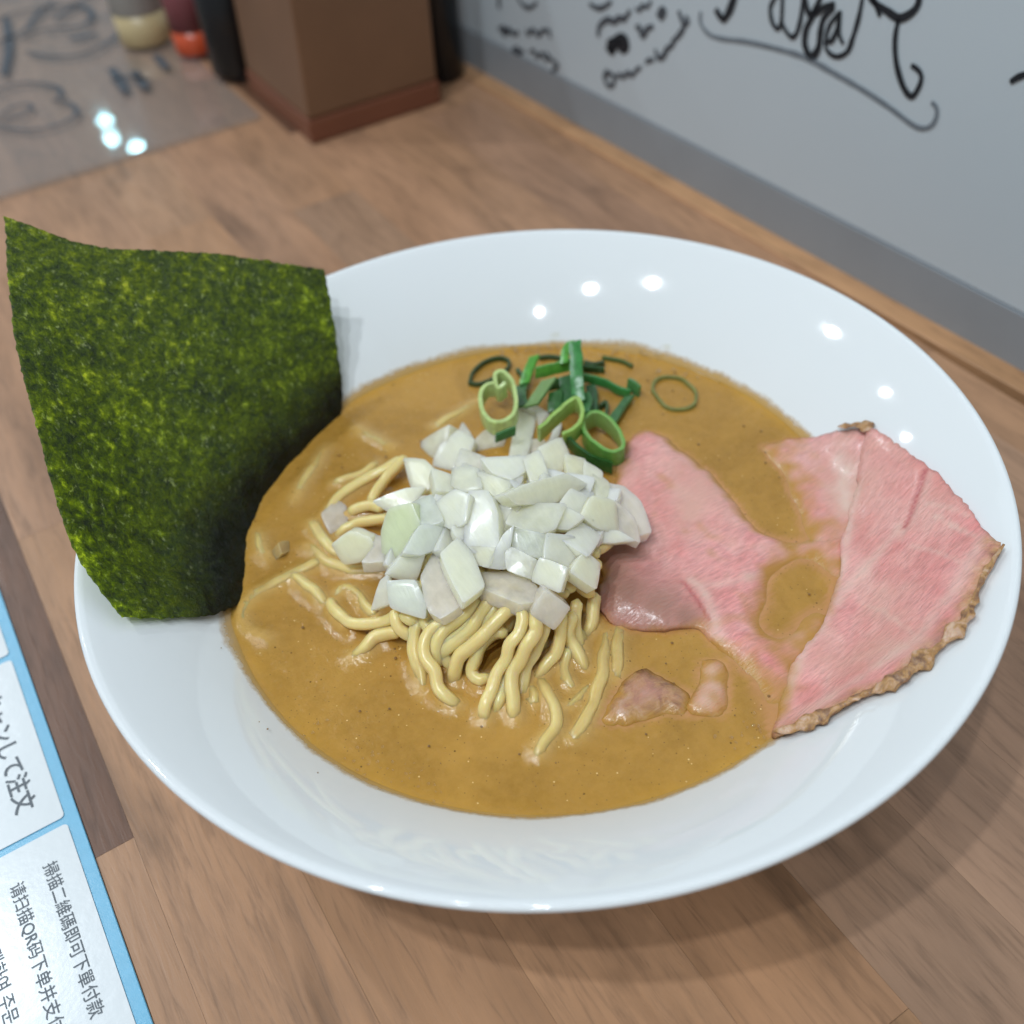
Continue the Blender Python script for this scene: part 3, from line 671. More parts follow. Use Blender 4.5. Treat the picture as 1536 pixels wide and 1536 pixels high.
# ------------------------------------------------------------------ pork slices
from mathutils.kdtree import KDTree
def inside(poly, x, y):
    c = False; n = len(poly); j = n-1
    for i in range(n):
        xi, yi = poly[i]; xj, yj = poly[j]
        if (yi > y) != (yj > y) and x < (xj-xi)*(y-yi)/(yj-yi)+xi: c = not c
        j = i
    return c
def seg_dist(px, py, poly, closed=True):
    best = 1e9; n = len(poly)
    for i in range(n if closed else n-1):
        ax, ay = poly[i]; bx, by = poly[(i+1) % n]
        dx, dy = bx-ax, by-ay; L = dx*dx+dy*dy
        t = 0 if L == 0 else max(0, min(1, ((px-ax)*dx+(py-ay)*dy)/L))
        d = math.hypot(px-ax-t*dx, py-ay-t*dy)
        if d < best: best = d
    return best
MEAT = {}
POOLS = []   # (x, y, radius, depth): low places that the broth has flooded
def slice_of_pork(name, outline, label, lift, thick=0.0019, fat=(), red=(), grey_edge=0.0, brown_edge=0.0, brown_seg=None, wave=0.0006, curl=0.0008, film_h=0.0019, seed=0, greypts=(), raise_pts=(), curl_w=0.003):
    C = [Vector((p[0], p[1], 0)) for p in outline]
    loop = catmull(C+[C[0]], 0.0011)[:-1]
    loop = [Vector((p.x, p.y, 0))+Vector((noise.noise(p*420+Vector((seed, 0, 0))), noise.noise(p*420+Vector((0, seed, 3))), 0))*0.0007+Vector((noise.noise(p*150+Vector((seed, 9, 0))), noise.noise(p*150+Vector((9, seed, 3))), 0))*0.0011 for p in loop]
    poly = [(p.x, p.y) for p in loop]
    xs = [p[0] for p in poly]; ys = [p[1] for p in poly]
    pts = list(poly); st = 0.00095; row = 0
    y = min(ys)
    while y < max(ys):
        x = min(xs)+(st/2 if row % 2 else 0)
        while x < max(xs):
            if inside(poly, x, y) and seg_dist(x, y, poly) > st*0.6: pts.append((x, y))
            x += st
        y += st*0.87; row += 1
    n = len(poly)
    r = delaunay_2d_cdt([Vector(p) for p in pts], [], [list(range(n))], 1, 1e-7)
    vs, fs = r[0], r[2]
    top = []; A = {k: [] for k in ('fat', 'red', 'grey', 'brown', 'film')}
    for v in vs:
        d = seg_dist(v.x, v.y, poly)
        z = base_z(v.x, v.y)+lift+wave*noise.noise(Vector((v.x*75, v.y*75, seed)))*1.6+0.00012*noise.noise(Vector((v.x*500, v.y*500, seed)))
        pool = 0.0
        for (px, py, pr, pd) in POOLS:
            pool += pd*math.exp(-((v.x-px)**2+(v.y-py)**2)/(pr*pr))
        z -= min(pool, lift+0.0022)
        z -= curl*max(0, 1-d/curl_w)**1.6
        for (px, py, pr, ph) in raise_pts: z += ph*math.exp(-((v.x-px)**2+(v.y-py)**2)/(pr*pr))
        f = 0.0
        for poly_f, wd, am in fat: f = max(f, am*math.exp(-(seg_dist(v.x, v.y, poly_f, False)/wd)**2)*(0.75+0.5*noise.noise(Vector((v.x*300, v.y*300, 7)))))
        g = 0.0
        for poly_f, wd, am in red: g = max(g, am*math.exp(-(seg_dist(v.x, v.y, poly_f, False)/wd)**2))
        A['fat'].append(max(0, min(1, f))); A['red'].append(g)
        if g > 0.3: z -= 0.0005*g
        gr = 0.0
        if grey_edge: gr = max(0, 1-d/grey_edge)**1.3
        for (px, py, pr) in greypts: gr = max(gr, 0.9*math.exp(-((v.x-px)**2+(v.y-py)**2)/(pr*pr)))
        A['grey'].append(min(1, gr))
        b = max(0, 1-d/brown_edge) if brown_edge else 0
        if brown_seg: b = max(b, max(0, 1-(seg_dist(v.x, v.y, brown_seg, False)+0.0016*noise.noise(Vector((v.x*260, v.y*260, 5))))/0.0042)**0.8)
        A['brown'].append(min(1, b))
        hh = z-ZS+0.0011*noise.noise(Vector((v.x*260, v.y*260, 11)))
        A['film'].append(max(0, min(1, 1-(hh-0.0001)/film_h)))
        top.append((v.x, v.y, z))
    nv = len(top)
    bot = [(x, y, z-thick) for x, y, z in top]
    Fc = [tuple(f) for f in fs]+[tuple(reversed([i+nv for i in f])) for f in fs]
    edges = {}
    for f in fs:
        for i in range(len(f)):
            a, b = f[i], f[(i+1) % len(f)]
            edges[(a, b)] = True
    for (a, b) in list(edges):
        if (b, a) not in edges: Fc.append((b, a, a+nv, b+nv))
    org = top[0]
    V = [(p[0]-org[0], p[1]-org[1], p[2]-org[2]) for p in top+bot]
    me = bpy.data.meshes.new(name); me.from_pydata(V, [], Fc)
    bm = bmesh.new(); bm.from_mesh(me); bmesh.ops.recalc_face_normals(bm, faces=bm.faces); bm.to_mesh(me); bm.free()
    me.polygons.foreach_set('use_smooth', [True]*len(me.polygons)); me.materials.append(PORK)
    o = bpy.data.objects.new(name, me); COL.objects.link(o); o.location = org
    for k, v in A.items(): add_attr(o, k, v+v)
    tag(o, label, 'meat', 'slices of roast pork')
    for q in top: MEAT[(int(q[0]//0.0011), int(q[1]//0.0011))] = max(MEAT.get((int(q[0]//0.0011), int(q[1]//0.0011)), -1), q[2])
    return o, top
OUT_A = [(0.0395,0.0144),(0.0471,0.0171),(0.0527,0.0134),(0.054,0.0036),(0.0544,-0.0055),(0.0556,-0.0147),(0.054,-0.0229),(0.0518,-0.0315),(0.0532,-0.0395),(0.0592,-0.0446),(0.0666,-0.0481),(0.066,-0.0551),(0.0592,-0.0603),(0.0504,-0.0649),(0.042,-0.0708),(0.0308,-0.0753),(0.0224,-0.0801),(0.0131,-0.0868),(0.0073,-0.0844),(0.0072,-0.0785),(0.0116,-0.0703),(0.0146,-0.0626),(0.0143,-0.0567),(0.0144,-0.0525),(0.0105,-0.0504),(0.0029,-0.0455),(-0.0028,-0.0407),(-0.0033,-0.035),(0.0001,-0.0276),(0.0047,-0.0246),(0.0068,-0.0169),(0.0119,-0.0111),(0.0214,-0.0037),(0.03,0.0052)]
OUT_B = [(0.0929,-0.0308),(0.0928,-0.0372),(0.0892,-0.0533),(0.0845,-0.0672),(0.076,-0.0828),(0.0736,-0.0892),(0.0647,-0.0919),(0.0534,-0.0973),(0.0454,-0.0986),(0.0394,-0.0987),(0.0304,-0.0984),(0.0245,-0.0954),(0.0165,-0.0933),(0.0094,-0.0903),(0.0071,-0.0878),(0.0132,-0.0829),(0.0196,-0.078),(0.0276,-0.074),(0.0403,-0.0695),(0.0482,-0.0645),(0.0574,-0.0587),(0.0647,-0.0522),(0.0737,-0.0458),(0.082,-0.0399),(0.0893,-0.0337)]
OUT_D = [(0.0742,-0.0089),(0.0845,-0.0129),(0.0908,-0.0223),(0.093,-0.0292),(0.0917,-0.0363),(0.0823,-0.0443),(0.0729,-0.0511),(0.0645,-0.0566),(0.0591,-0.0546),(0.0573,-0.0466),(0.0606,-0.035),(0.0669,-0.0233)]
OUT_E = [(0.0092,-0.0599),(0.0128,-0.0619),(0.014,-0.0654),(0.0102,-0.0714),(0.0049,-0.0754),(-0.0,-0.0743),(-0.0032,-0.07),(0.003,-0.0653)]
OUT_C = [(-0.0233,-0.0608),(-0.0179,-0.057),(-0.0102,-0.0544),(-0.0049,-0.0557),(-0.002,-0.0613),(-0.0006,-0.0669),(-0.0041,-0.0701),(-0.0111,-0.0672),(-0.0182,-0.0651)]
POOLS += [(*p, r, d) for p, r, d in zip([(0.063,-0.0189),(0.0587,-0.0322),(0.0418,-0.0574),(0.0498,-0.0543),(0.0315,-0.062),(0.0168,-0.0729),(0.0648,-0.0092),(0.0105,-0.0819),(0.054,-0.0455)],
          (0.0085, 0.0065, 0.0085, 0.0070, 0.0065, 0.0110, 0.005, 0.007, 0.007), (0.0052, 0.0040, 0.0052, 0.0032, 0.0036, 0.0022, 0.004, 0.0020, 0.0010))]
pd_, _ = slice_of_pork('pork_slice', OUT_D, 'pork slice tucked under the straight edge of the largest slice, touching the back rim', 0.0014, 0.0012, wave=0.0006, seed=5, curl=0.0016, curl_w=0.006,
    fat=(([(0.0841,-0.0304),(0.0823,-0.0352),(0.0776,-0.0385),(0.0738,-0.0441)], 0.0022, 0.8),), greypts=())
FAT_B = (([(0.0791,-0.0417),(0.0712,-0.0478),(0.0611,-0.0563),(0.0495,-0.0643),(0.0403,-0.0695),(0.0273,-0.0749),(0.0178,-0.081)], 0.0013, 0.75),
         ([(0.0721,-0.0628),(0.067,-0.0634),(0.0607,-0.0642),(0.0513,-0.0656),(0.0435,-0.0683)], 0.0019, 0.55),
         ([(0.0692,-0.0656),(0.0804,-0.061),(0.0865,-0.0577)], 0.0012, 0.4),
         ([(0.0735,-0.0838),(0.0635,-0.088),(0.0555,-0.0903),(0.0454,-0.0923),(0.0372,-0.0919),(0.0285,-0.0905),(0.0165,-0.0886)], 0.0016, 0.45),
         ([(0.0737,-0.0844),(0.0752,-0.0764),(0.0769,-0.0685)], 0.0006, 0.5), ([(0.0788,-0.0763),(0.0797,-0.0692),(0.0796,-0.0634)], 0.0006, 0.4),
         ([(0.0663,-0.0848),(0.0681,-0.0772),(0.0683,-0.0698)], 0.0006, 0.4), ([(0.0451,-0.0911),(0.0499,-0.0785),(0.051,-0.0716)], 0.0006, 0.35))
BROWN_B = [(0.0752,-0.0861),(0.0736,-0.0892),(0.0647,-0.0919),(0.0534,-0.0973),(0.0454,-0.0986),(0.0394,-0.0987),(0.0304,-0.0984),(0.0245,-0.0954),(0.0165,-0.0933),(0.0094,-0.0903),(0.0071,-0.0878)]
pb, topB = slice_of_pork('pork_slice', OUT_B, 'largest pink pork slice fanned over the bowl rim with a roasted brown edge', 0.0026, 0.0018,
    fat=FAT_B, red=(([(0.0873,-0.0558),(0.0809,-0.0596),(0.0763,-0.0623),(0.0728,-0.0639)], 0.0007, 0.85),), brown_seg=BROWN_B, wave=0.00045, curl=0.0004, seed=8)
pa, _ = slice_of_pork('pork_slice', OUT_A, 'pork slice with greyish folded end leaning against the diced onion', 0.0023, 0.0020, wave=0.0007, seed=13,
    fat=(([(0.0389,-0.0483),(0.0315,-0.0475),(0.0227,-0.0437),(0.0215,-0.0404)], 0.0014, 0.5), ([(0.0227,-0.0437),(0.0195,-0.0511),(0.0164,-0.0582)], 0.0018, 0.6)),
    red=(([(0.0196,-0.0397),(0.0189,-0.0459),(0.0176,-0.0522)], 0.0006, 0.7),),
    greypts=[(*p, r) for p, r in zip([(0.004,-0.0354),(0.005,-0.0261),(0.0078,-0.0429),(0.0127,-0.0487),(0.0133,-0.0216)], (0.011, 0.009, 0.010, 0.006, 0.006))], curl=0.0026, curl_w=0.0065,
    raise_pts=[(*p, 0.0105, 0.0018) for p in [(0.0015,-0.0348),(0.0097,-0.0466)]])
pe, _ = slice_of_pork('pork_scrap', OUT_E, 'narrow whitish pork strip poking out of the broth', 0.0018, 0.0018, wave=0.0006, seed=17, curl=0.0018, curl_w=0.0035,
    fat=(([(0.0104,-0.063),(0.0053,-0.0679),(0.0003,-0.0707)], 0.0035, 0.7),))
pc, _ = slice_of_pork('pork_scrap', OUT_C, 'small browned pork scrap nearly sunk beside the noodles', 0.0019, 0.0018, wave=0.0010, seed=21, brown_edge=0.009, grey_edge=0.02, curl=0.0020, curl_w=0.004, film_h=0.0012)
# roasted crust: a lumpy bead along the outer edge of the largest slice
def crust(parent, pts, rad):
    kd = KDTree(len(topB))
    for i, p in enumerate(topB): kd.insert(p, i)
    kd.balance()
    path = catmull([Vector((p[0], p[1], base_z(p[0], p[1])+0.0026)) for p in pts], 0.0007)
    fr = frames(path); S = 12; V = []; Fc = []; n = len(path)
    for i, (p, (t, s, b)) in enumerate(zip(path, fr)):
        u = i/(n-1); tap = min(1, 12*u, 12*(1-u))
        ra = rad*tap*max(0.12, 0.35+1.5*noise.noise(p*95)+0.4*noise.noise(p*420))+0.00015
        for j in range(S):
            a = 2*math.pi*j/S
            q = p+(s*math.cos(a)*1.9+b*math.sin(a)*0.6)*ra
            q += Vector((noise.noise(q*600), noise.noise(q*600+Vector((5, 0, 0))), noise.noise(q*600+Vector((0, 5, 0)))))*0.0006*tap
            V.append(q)
    for i in range(n-1):
        for j in range(S): Fc.append((i*S+j, i*S+(j+1) % S, (i+1)*S+(j+1) % S, (i+1)*S+j))
    Fc.append(tuple(range(S))); Fc.append(tuple(range((n-1)*S, n*S)))
    o = mesh_obj('crust', V, Fc, CRUST, parent)
    o['label'] = 'browned roasted edge of the pork slice'
crust(pb, BROWN_B[1:], 0.0015)
crust(pd_, [(0.0904,-0.0228),(0.0916,-0.0258),(0.0928,-0.0294),(0.0923,-0.0326)], 0.0014)

# ------------------------------------------------------------------ broth surface
def broth():
    NR, NA = 150, 420
    rs = np.concatenate([np.linspace(0, 0.080, NR-30, endpoint=False), np.linspace(0.080, 0.0892, 30)])
    ang = np.linspace(0, 2*np.pi, NA, endpoint=False)
    R, Aa = np.meshgrid(rs, ang, indexing='ij')
    X, Y = R*np.cos(Aa), R*np.sin(Aa)
    x, y = X.ravel(), Y.ravel()
    h = np.zeros_like(x)
    S = np.concatenate([c[::2] for c in CURVES])
    S = S[(S[:, 2] > ZS-0.0022) & (S[:, 2] < ZS+0.0032)]
    for s0 in range(0, len(S), 120):
        q = S[s0:s0+120]
        d2 = (x[:, None]-q[None, :, 0])**2+(y[:, None]-q[None, :, 1])**2
        amp = np.clip(0.0016+(q[:, 2]-ZS)*0.55, 0.0002, 0.0021)
        h = np.maximum(h, (amp[None, :]*np.exp(-d2/(2*0.0019**2))).max(axis=1))
    z = ZS+h-0.0003
    und = np.zeros_like(x)
    U = np.concatenate([c[::2] for c in CURVES]); U = U[(U[:, 2] > ZS-0.0030) & (U[:, 2] < ZS+0.0022)]
    for s0 in range(0, len(U), 120):
        q = U[s0:s0+120]
        d2 = (x[:, None]-q[None, :, 0])**2+(y[:, None]-q[None, :, 1])**2
        am = np.clip(1.0+(q[:, 2]-ZS)/0.0030, 0, 1)
        und = np.maximum(und, (am[None, :]*np.exp(-d2/(2*0.0017**2))).max(axis=1))
    nz = np.array([noise.noise(Vector((a*45, b*45, 2.0)))*0.00022+noise.noise(Vector((a*160, b*160, 4.0)))*0.00010 for a, b in zip(x, y)])
    z = z+nz
    r = np.hypot(x, y)
    z += 0.0009*np.exp(-np.maximum(0, 0.0882-r)/0.0012)
    thin = np.clip(np.exp(-np.maximum(0, 0.0882-r)/0.0036)*1.0, 0, 1)*np.array([0.55+0.6*noise.noise(Vector((a*60, b*60, 9.0))) for a, b in zip(x, y)])
    mt = np.zeros_like(x)
    for k in range(len(x)):
        ix, iy = int(x[k]//0.0011), int(y[k]//0.0011)
        zs = [MEAT[c] for c in ((ix, iy), (ix+1, iy), (ix-1, iy), (ix, iy+1), (ix, iy-1)) if c in MEAT]
        if zs: mt[k] = max(0.0, 1-max(0.0, z[k]-sum(zs)/len(zs))/0.0014)*len(zs)/5
    V = list(zip(x.tolist(), y.tolist(), z.tolist()))
    Fc = []
    for i in range(NR-1):
        for j in range(NA):
            a, b = i*NA+j, i*NA+(j+1) % NA
            c, d = (i+1)*NA+(j+1) % NA, (i+1)*NA+j
            Fc.append((a, b, c, d) if i else (a, c, d))
    me = bpy.data.meshes.new('broth'); me.from_pydata(V, [], Fc)
    me.polygons.foreach_set('use_smooth', [True]*len(me.polygons)); me.materials.append(BROTH)
    o = bpy.data.objects.new('broth', me); COL.objects.link(o)
    add_attr(o, 'thin', np.clip(thin, 0, 1)); add_attr(o, 'under', und); add_attr(o, 'meat', mt)
    bm = bmesh.new(); bm.from_mesh(me)
    bmesh.ops.recalc_face_normals(bm, faces=bm.faces)
    if sum(f.normal.z for f in bm.faces) < 0: bmesh.ops.reverse_faces(bm, faces=bm.faces)
    bm.to_mesh(me); bm.free()
    tag(o, 'opaque tan brown soup filling the white bowl', 'soup')
    return o
soup = broth()
def balls(name, items, mat, parent, squash=0.7):
    bm = bmesh.new()
    for (x, y, z, r) in items:
        bmesh.ops.create_icosphere(bm, subdivisions=2, radius=r, matrix=Matrix.Translation((x, y, z)) @ Matrix.Diagonal((1, 1, squash, 1)))
    o = bm_obj(name, bm, mat, parent, True)
    o['kind'] = 'stuff'
    return o
rb = random.Random(9)
items = []
def bub(px, n, spread, rmin, rmax):
    for _ in range(n):
        x = px[0]+rb.gauss(0, spread); y = px[1]+rb.gauss(0, spread)
        r = rb.uniform(rmin, rmax)
        items.append((x, y, base_z(x, y)-0.0006+r*0.2, r))
for p in [(0.0354,0.0779),(0.0397,0.0769),(0.0434,0.0739),(0.0465,0.0718),(0.0496,0.0709),(0.0526,0.0686),(0.062,0.059),(0.0664,0.0548),(0.0689,0.0515),(0.0725,0.0486),(0.0754,0.0437),(0.0785,0.0317),(0.0732,0.0375)]: bub(p, 7, 0.0016, 0.0004, 0.0011)
for p in [(-0.0736,-0.0409),(-0.0687,-0.0476),(-0.0711,-0.0443),(-0.0652,-0.0543),(-0.0758,-0.0368),(-0.08,-0.023)]: bub(p, 7, 0.0028, 0.00025, 0.0006)
for p in [(0.0408,0.065),(0.0312,0.0564),(0.0162,0.0663),(0.0183,0.0654),(0.0474,0.0442),(0.0493,0.0381),(0.0538,0.035),(0.0366,0.0252)]: bub(p, 1, 0.0001, 0.0004, 0.0006)
for p in [(-0.0461,-0.0275),(-0.0426,-0.0382),(-0.0199,-0.0456),(-0.0257,-0.0559),(-0.0224,-0.0552),(-0.0446,-0.0389)]: bub(p, 1, 0.0001, 0.0004, 0.0006)
for p in [(0.0028,-0.0825),(0.0061,-0.0818),(0.0006,-0.0819),(0.0047,-0.0862)]: bub(p, 6, 0.0018, 0.0003, 0.0006)
balls('bubbles', items, BUBBLE, soup)
# thin smear of broth left on the bowl wall just above the soup line
def smear():
    m = NT('broth_smear')
    v = m.coord()
    nz = m.math('ADD', m.math('MULTIPLY', m.noise(v, 120, 4, 0.6), 0.7), m.math('MULTIPLY', m.noise(v, 700, 3, 0.6), 0.5))
    al = m.math('MULTIPLY', m.ramp(m.math('SUBTRACT', m.math('ADD', m.attr('fade'), m.math('MULTIPLY', nz, 0.9)), 0.55), [(0.25, 0.0), (0.75, 1.0)]), 0.8)
    m.set(Base_Color=(0.60, 0.36, 0.10), Roughness=0.15, Alpha=al)
    NA, NR = 420, 10
    V, Fc, fa = [], [], []
    for j in range(NR):
        for i in range(NA):
            a = 2*math.pi*i/NA
            w = 0.0035+0.0022*noise.noise(Vector((math.cos(a)*3, math.sin(a)*3, 1)))
            r = 0.0872+w*j/(NR-1)
            V.append((r*math.cos(a), r*math.sin(a), bowl_z(r)+0.00022)); fa.append(1-j/(NR-1))
    for j in range(NR-1):
        for i in range(NA):
            Fc.append((j*NA+i, j*NA+(i+1) % NA, (j+1)*NA+(i+1) % NA, (j+1)*NA+i))
    o = mesh_obj('broth_smear', V, Fc, m.m, soup)
    add_attr(o, 'fade', fa)
smear()
fl = []
for p in [(-0.0912,0.011),(-0.0911,0.0073),(-0.0917,-0.017),(-0.0894,-0.0245),(-0.0882,-0.0317),(-0.0913,-0.0216),(-0.0857,-0.0387),(-0.0912,0.003)]: fl += [(p[0]+rb.gauss(0, .0006), p[1]+rb.gauss(0, .0006), bowl_z(math.hypot(*p))+0.0002, rb.uniform(0.00012, 0.00030)) for _ in range(1)]
balls('residue_specks', fl, SPECK, soup, 0.3)
fl = []
for _ in range(130):
    a = rb.uniform(0, 6.283); r = 0.086*math.sqrt(rb.random())
    fl.append((r*math.cos(a), r*math.sin(a), ZS+0.0001, rb.uniform(0.00015, 0.00045)))
balls('pepper_specks', fl, SPECK, soup, 0.35)

# ------------------------------------------------------------------ diced onion
ro = random.Random(21)
def onion_piece(n, pts, thick, col, label, bend, lift_=0.0):
    n = Vector(n); P = [Vector(p) for p in pts]
    c = sum(P, Vector())/len(P); k_ = ro.uniform(1.02, 1.14); P = [c+(p-c)*k_+n*ro.uniform(-0.0002, 0.0002) for p in P]; P = [p+n*(lift_-0.0004) for p in P]
    c = sum(P, Vector())/len(P)
    ex = (P[1]-P[0]).normalized(); ex = (ex-n*ex.dot(n)).normalized(); ey = n.cross(ex)
    ring = []
    m = len(P)
    for i in range(m):                       # corners plus two points per side, sides slightly bowed
        a, b = P[i], P[(i+1) % m]
        for t in (0.06, 0.36, 0.66, 0.94):
            q = a.lerp(b, t)
            q = q+(q-c).normalized()*0.00022*math.sin(t*math.pi)*ro.uniform(0.2, 1.2)
            ring.append(q)
    R = len(ring)
    size = max((p-c).length for p in P)
    ax = ex*math.cos(bend[1])+ey*math.sin(bend[1])
    def bent(q, k):
        u = (q-c).dot(ax)
        return q-n*(u*u*bend[0])+n*k
    V = []; Fc = []
    rings = [(1.0, 0.0), (0.965, 0.00012), (0.6, 0.00012), (0.25, 0.00012)]
    for s, k in rings:
        for q in ring: V.append(bent(c+(q-c)*s, k))
    V.append(bent(c, 0.00012)); ct = len(V)-1
    for a in range(len(rings)-1):
        for j in range(R): Fc.append((a*R+j, a*R+(j+1) % R, (a+1)*R+(j+1) % R, (a+1)*R+j))
    a = len(rings)-1
    for j in range(R): Fc.append((a*R+j, a*R+(j+1) % R, ct))
    b0 = len(V)
    sh = Vector((ro.uniform(-1, 1), ro.uniform(-1, 1), ro.uniform(-1, 1)))*0.0004
    for s, k in ((0.99, -thick), (0.5, -thick-0.0001)):
        for q in ring: V.append(bent(c+(q-c)*s, k)+sh)
    V.append(bent(c, -thick-0.0001)+sh); cb = len(V)-1
    for j in range(R):
        Fc.append((j, b0+j, b0+(j+1) % R, (j+1) % R))
        Fc.append((b0+j, b0+R+j, b0+R+(j+1) % R, b0+(j+1) % R))
        Fc.append((b0+R+j, cb, b0+R+(j+1) % R))
    o = mesh_obj('onion_piece', V, Fc, ONION, None, True, origin=tuple(c))
    sharp_by_angle(o, 40)
    o.color = (*col, ro.choice((0.05, 0.10, 0.18, 0.28, 0.40)))
    tag(o, label, 'onion', 'diced onion heap')
    return o
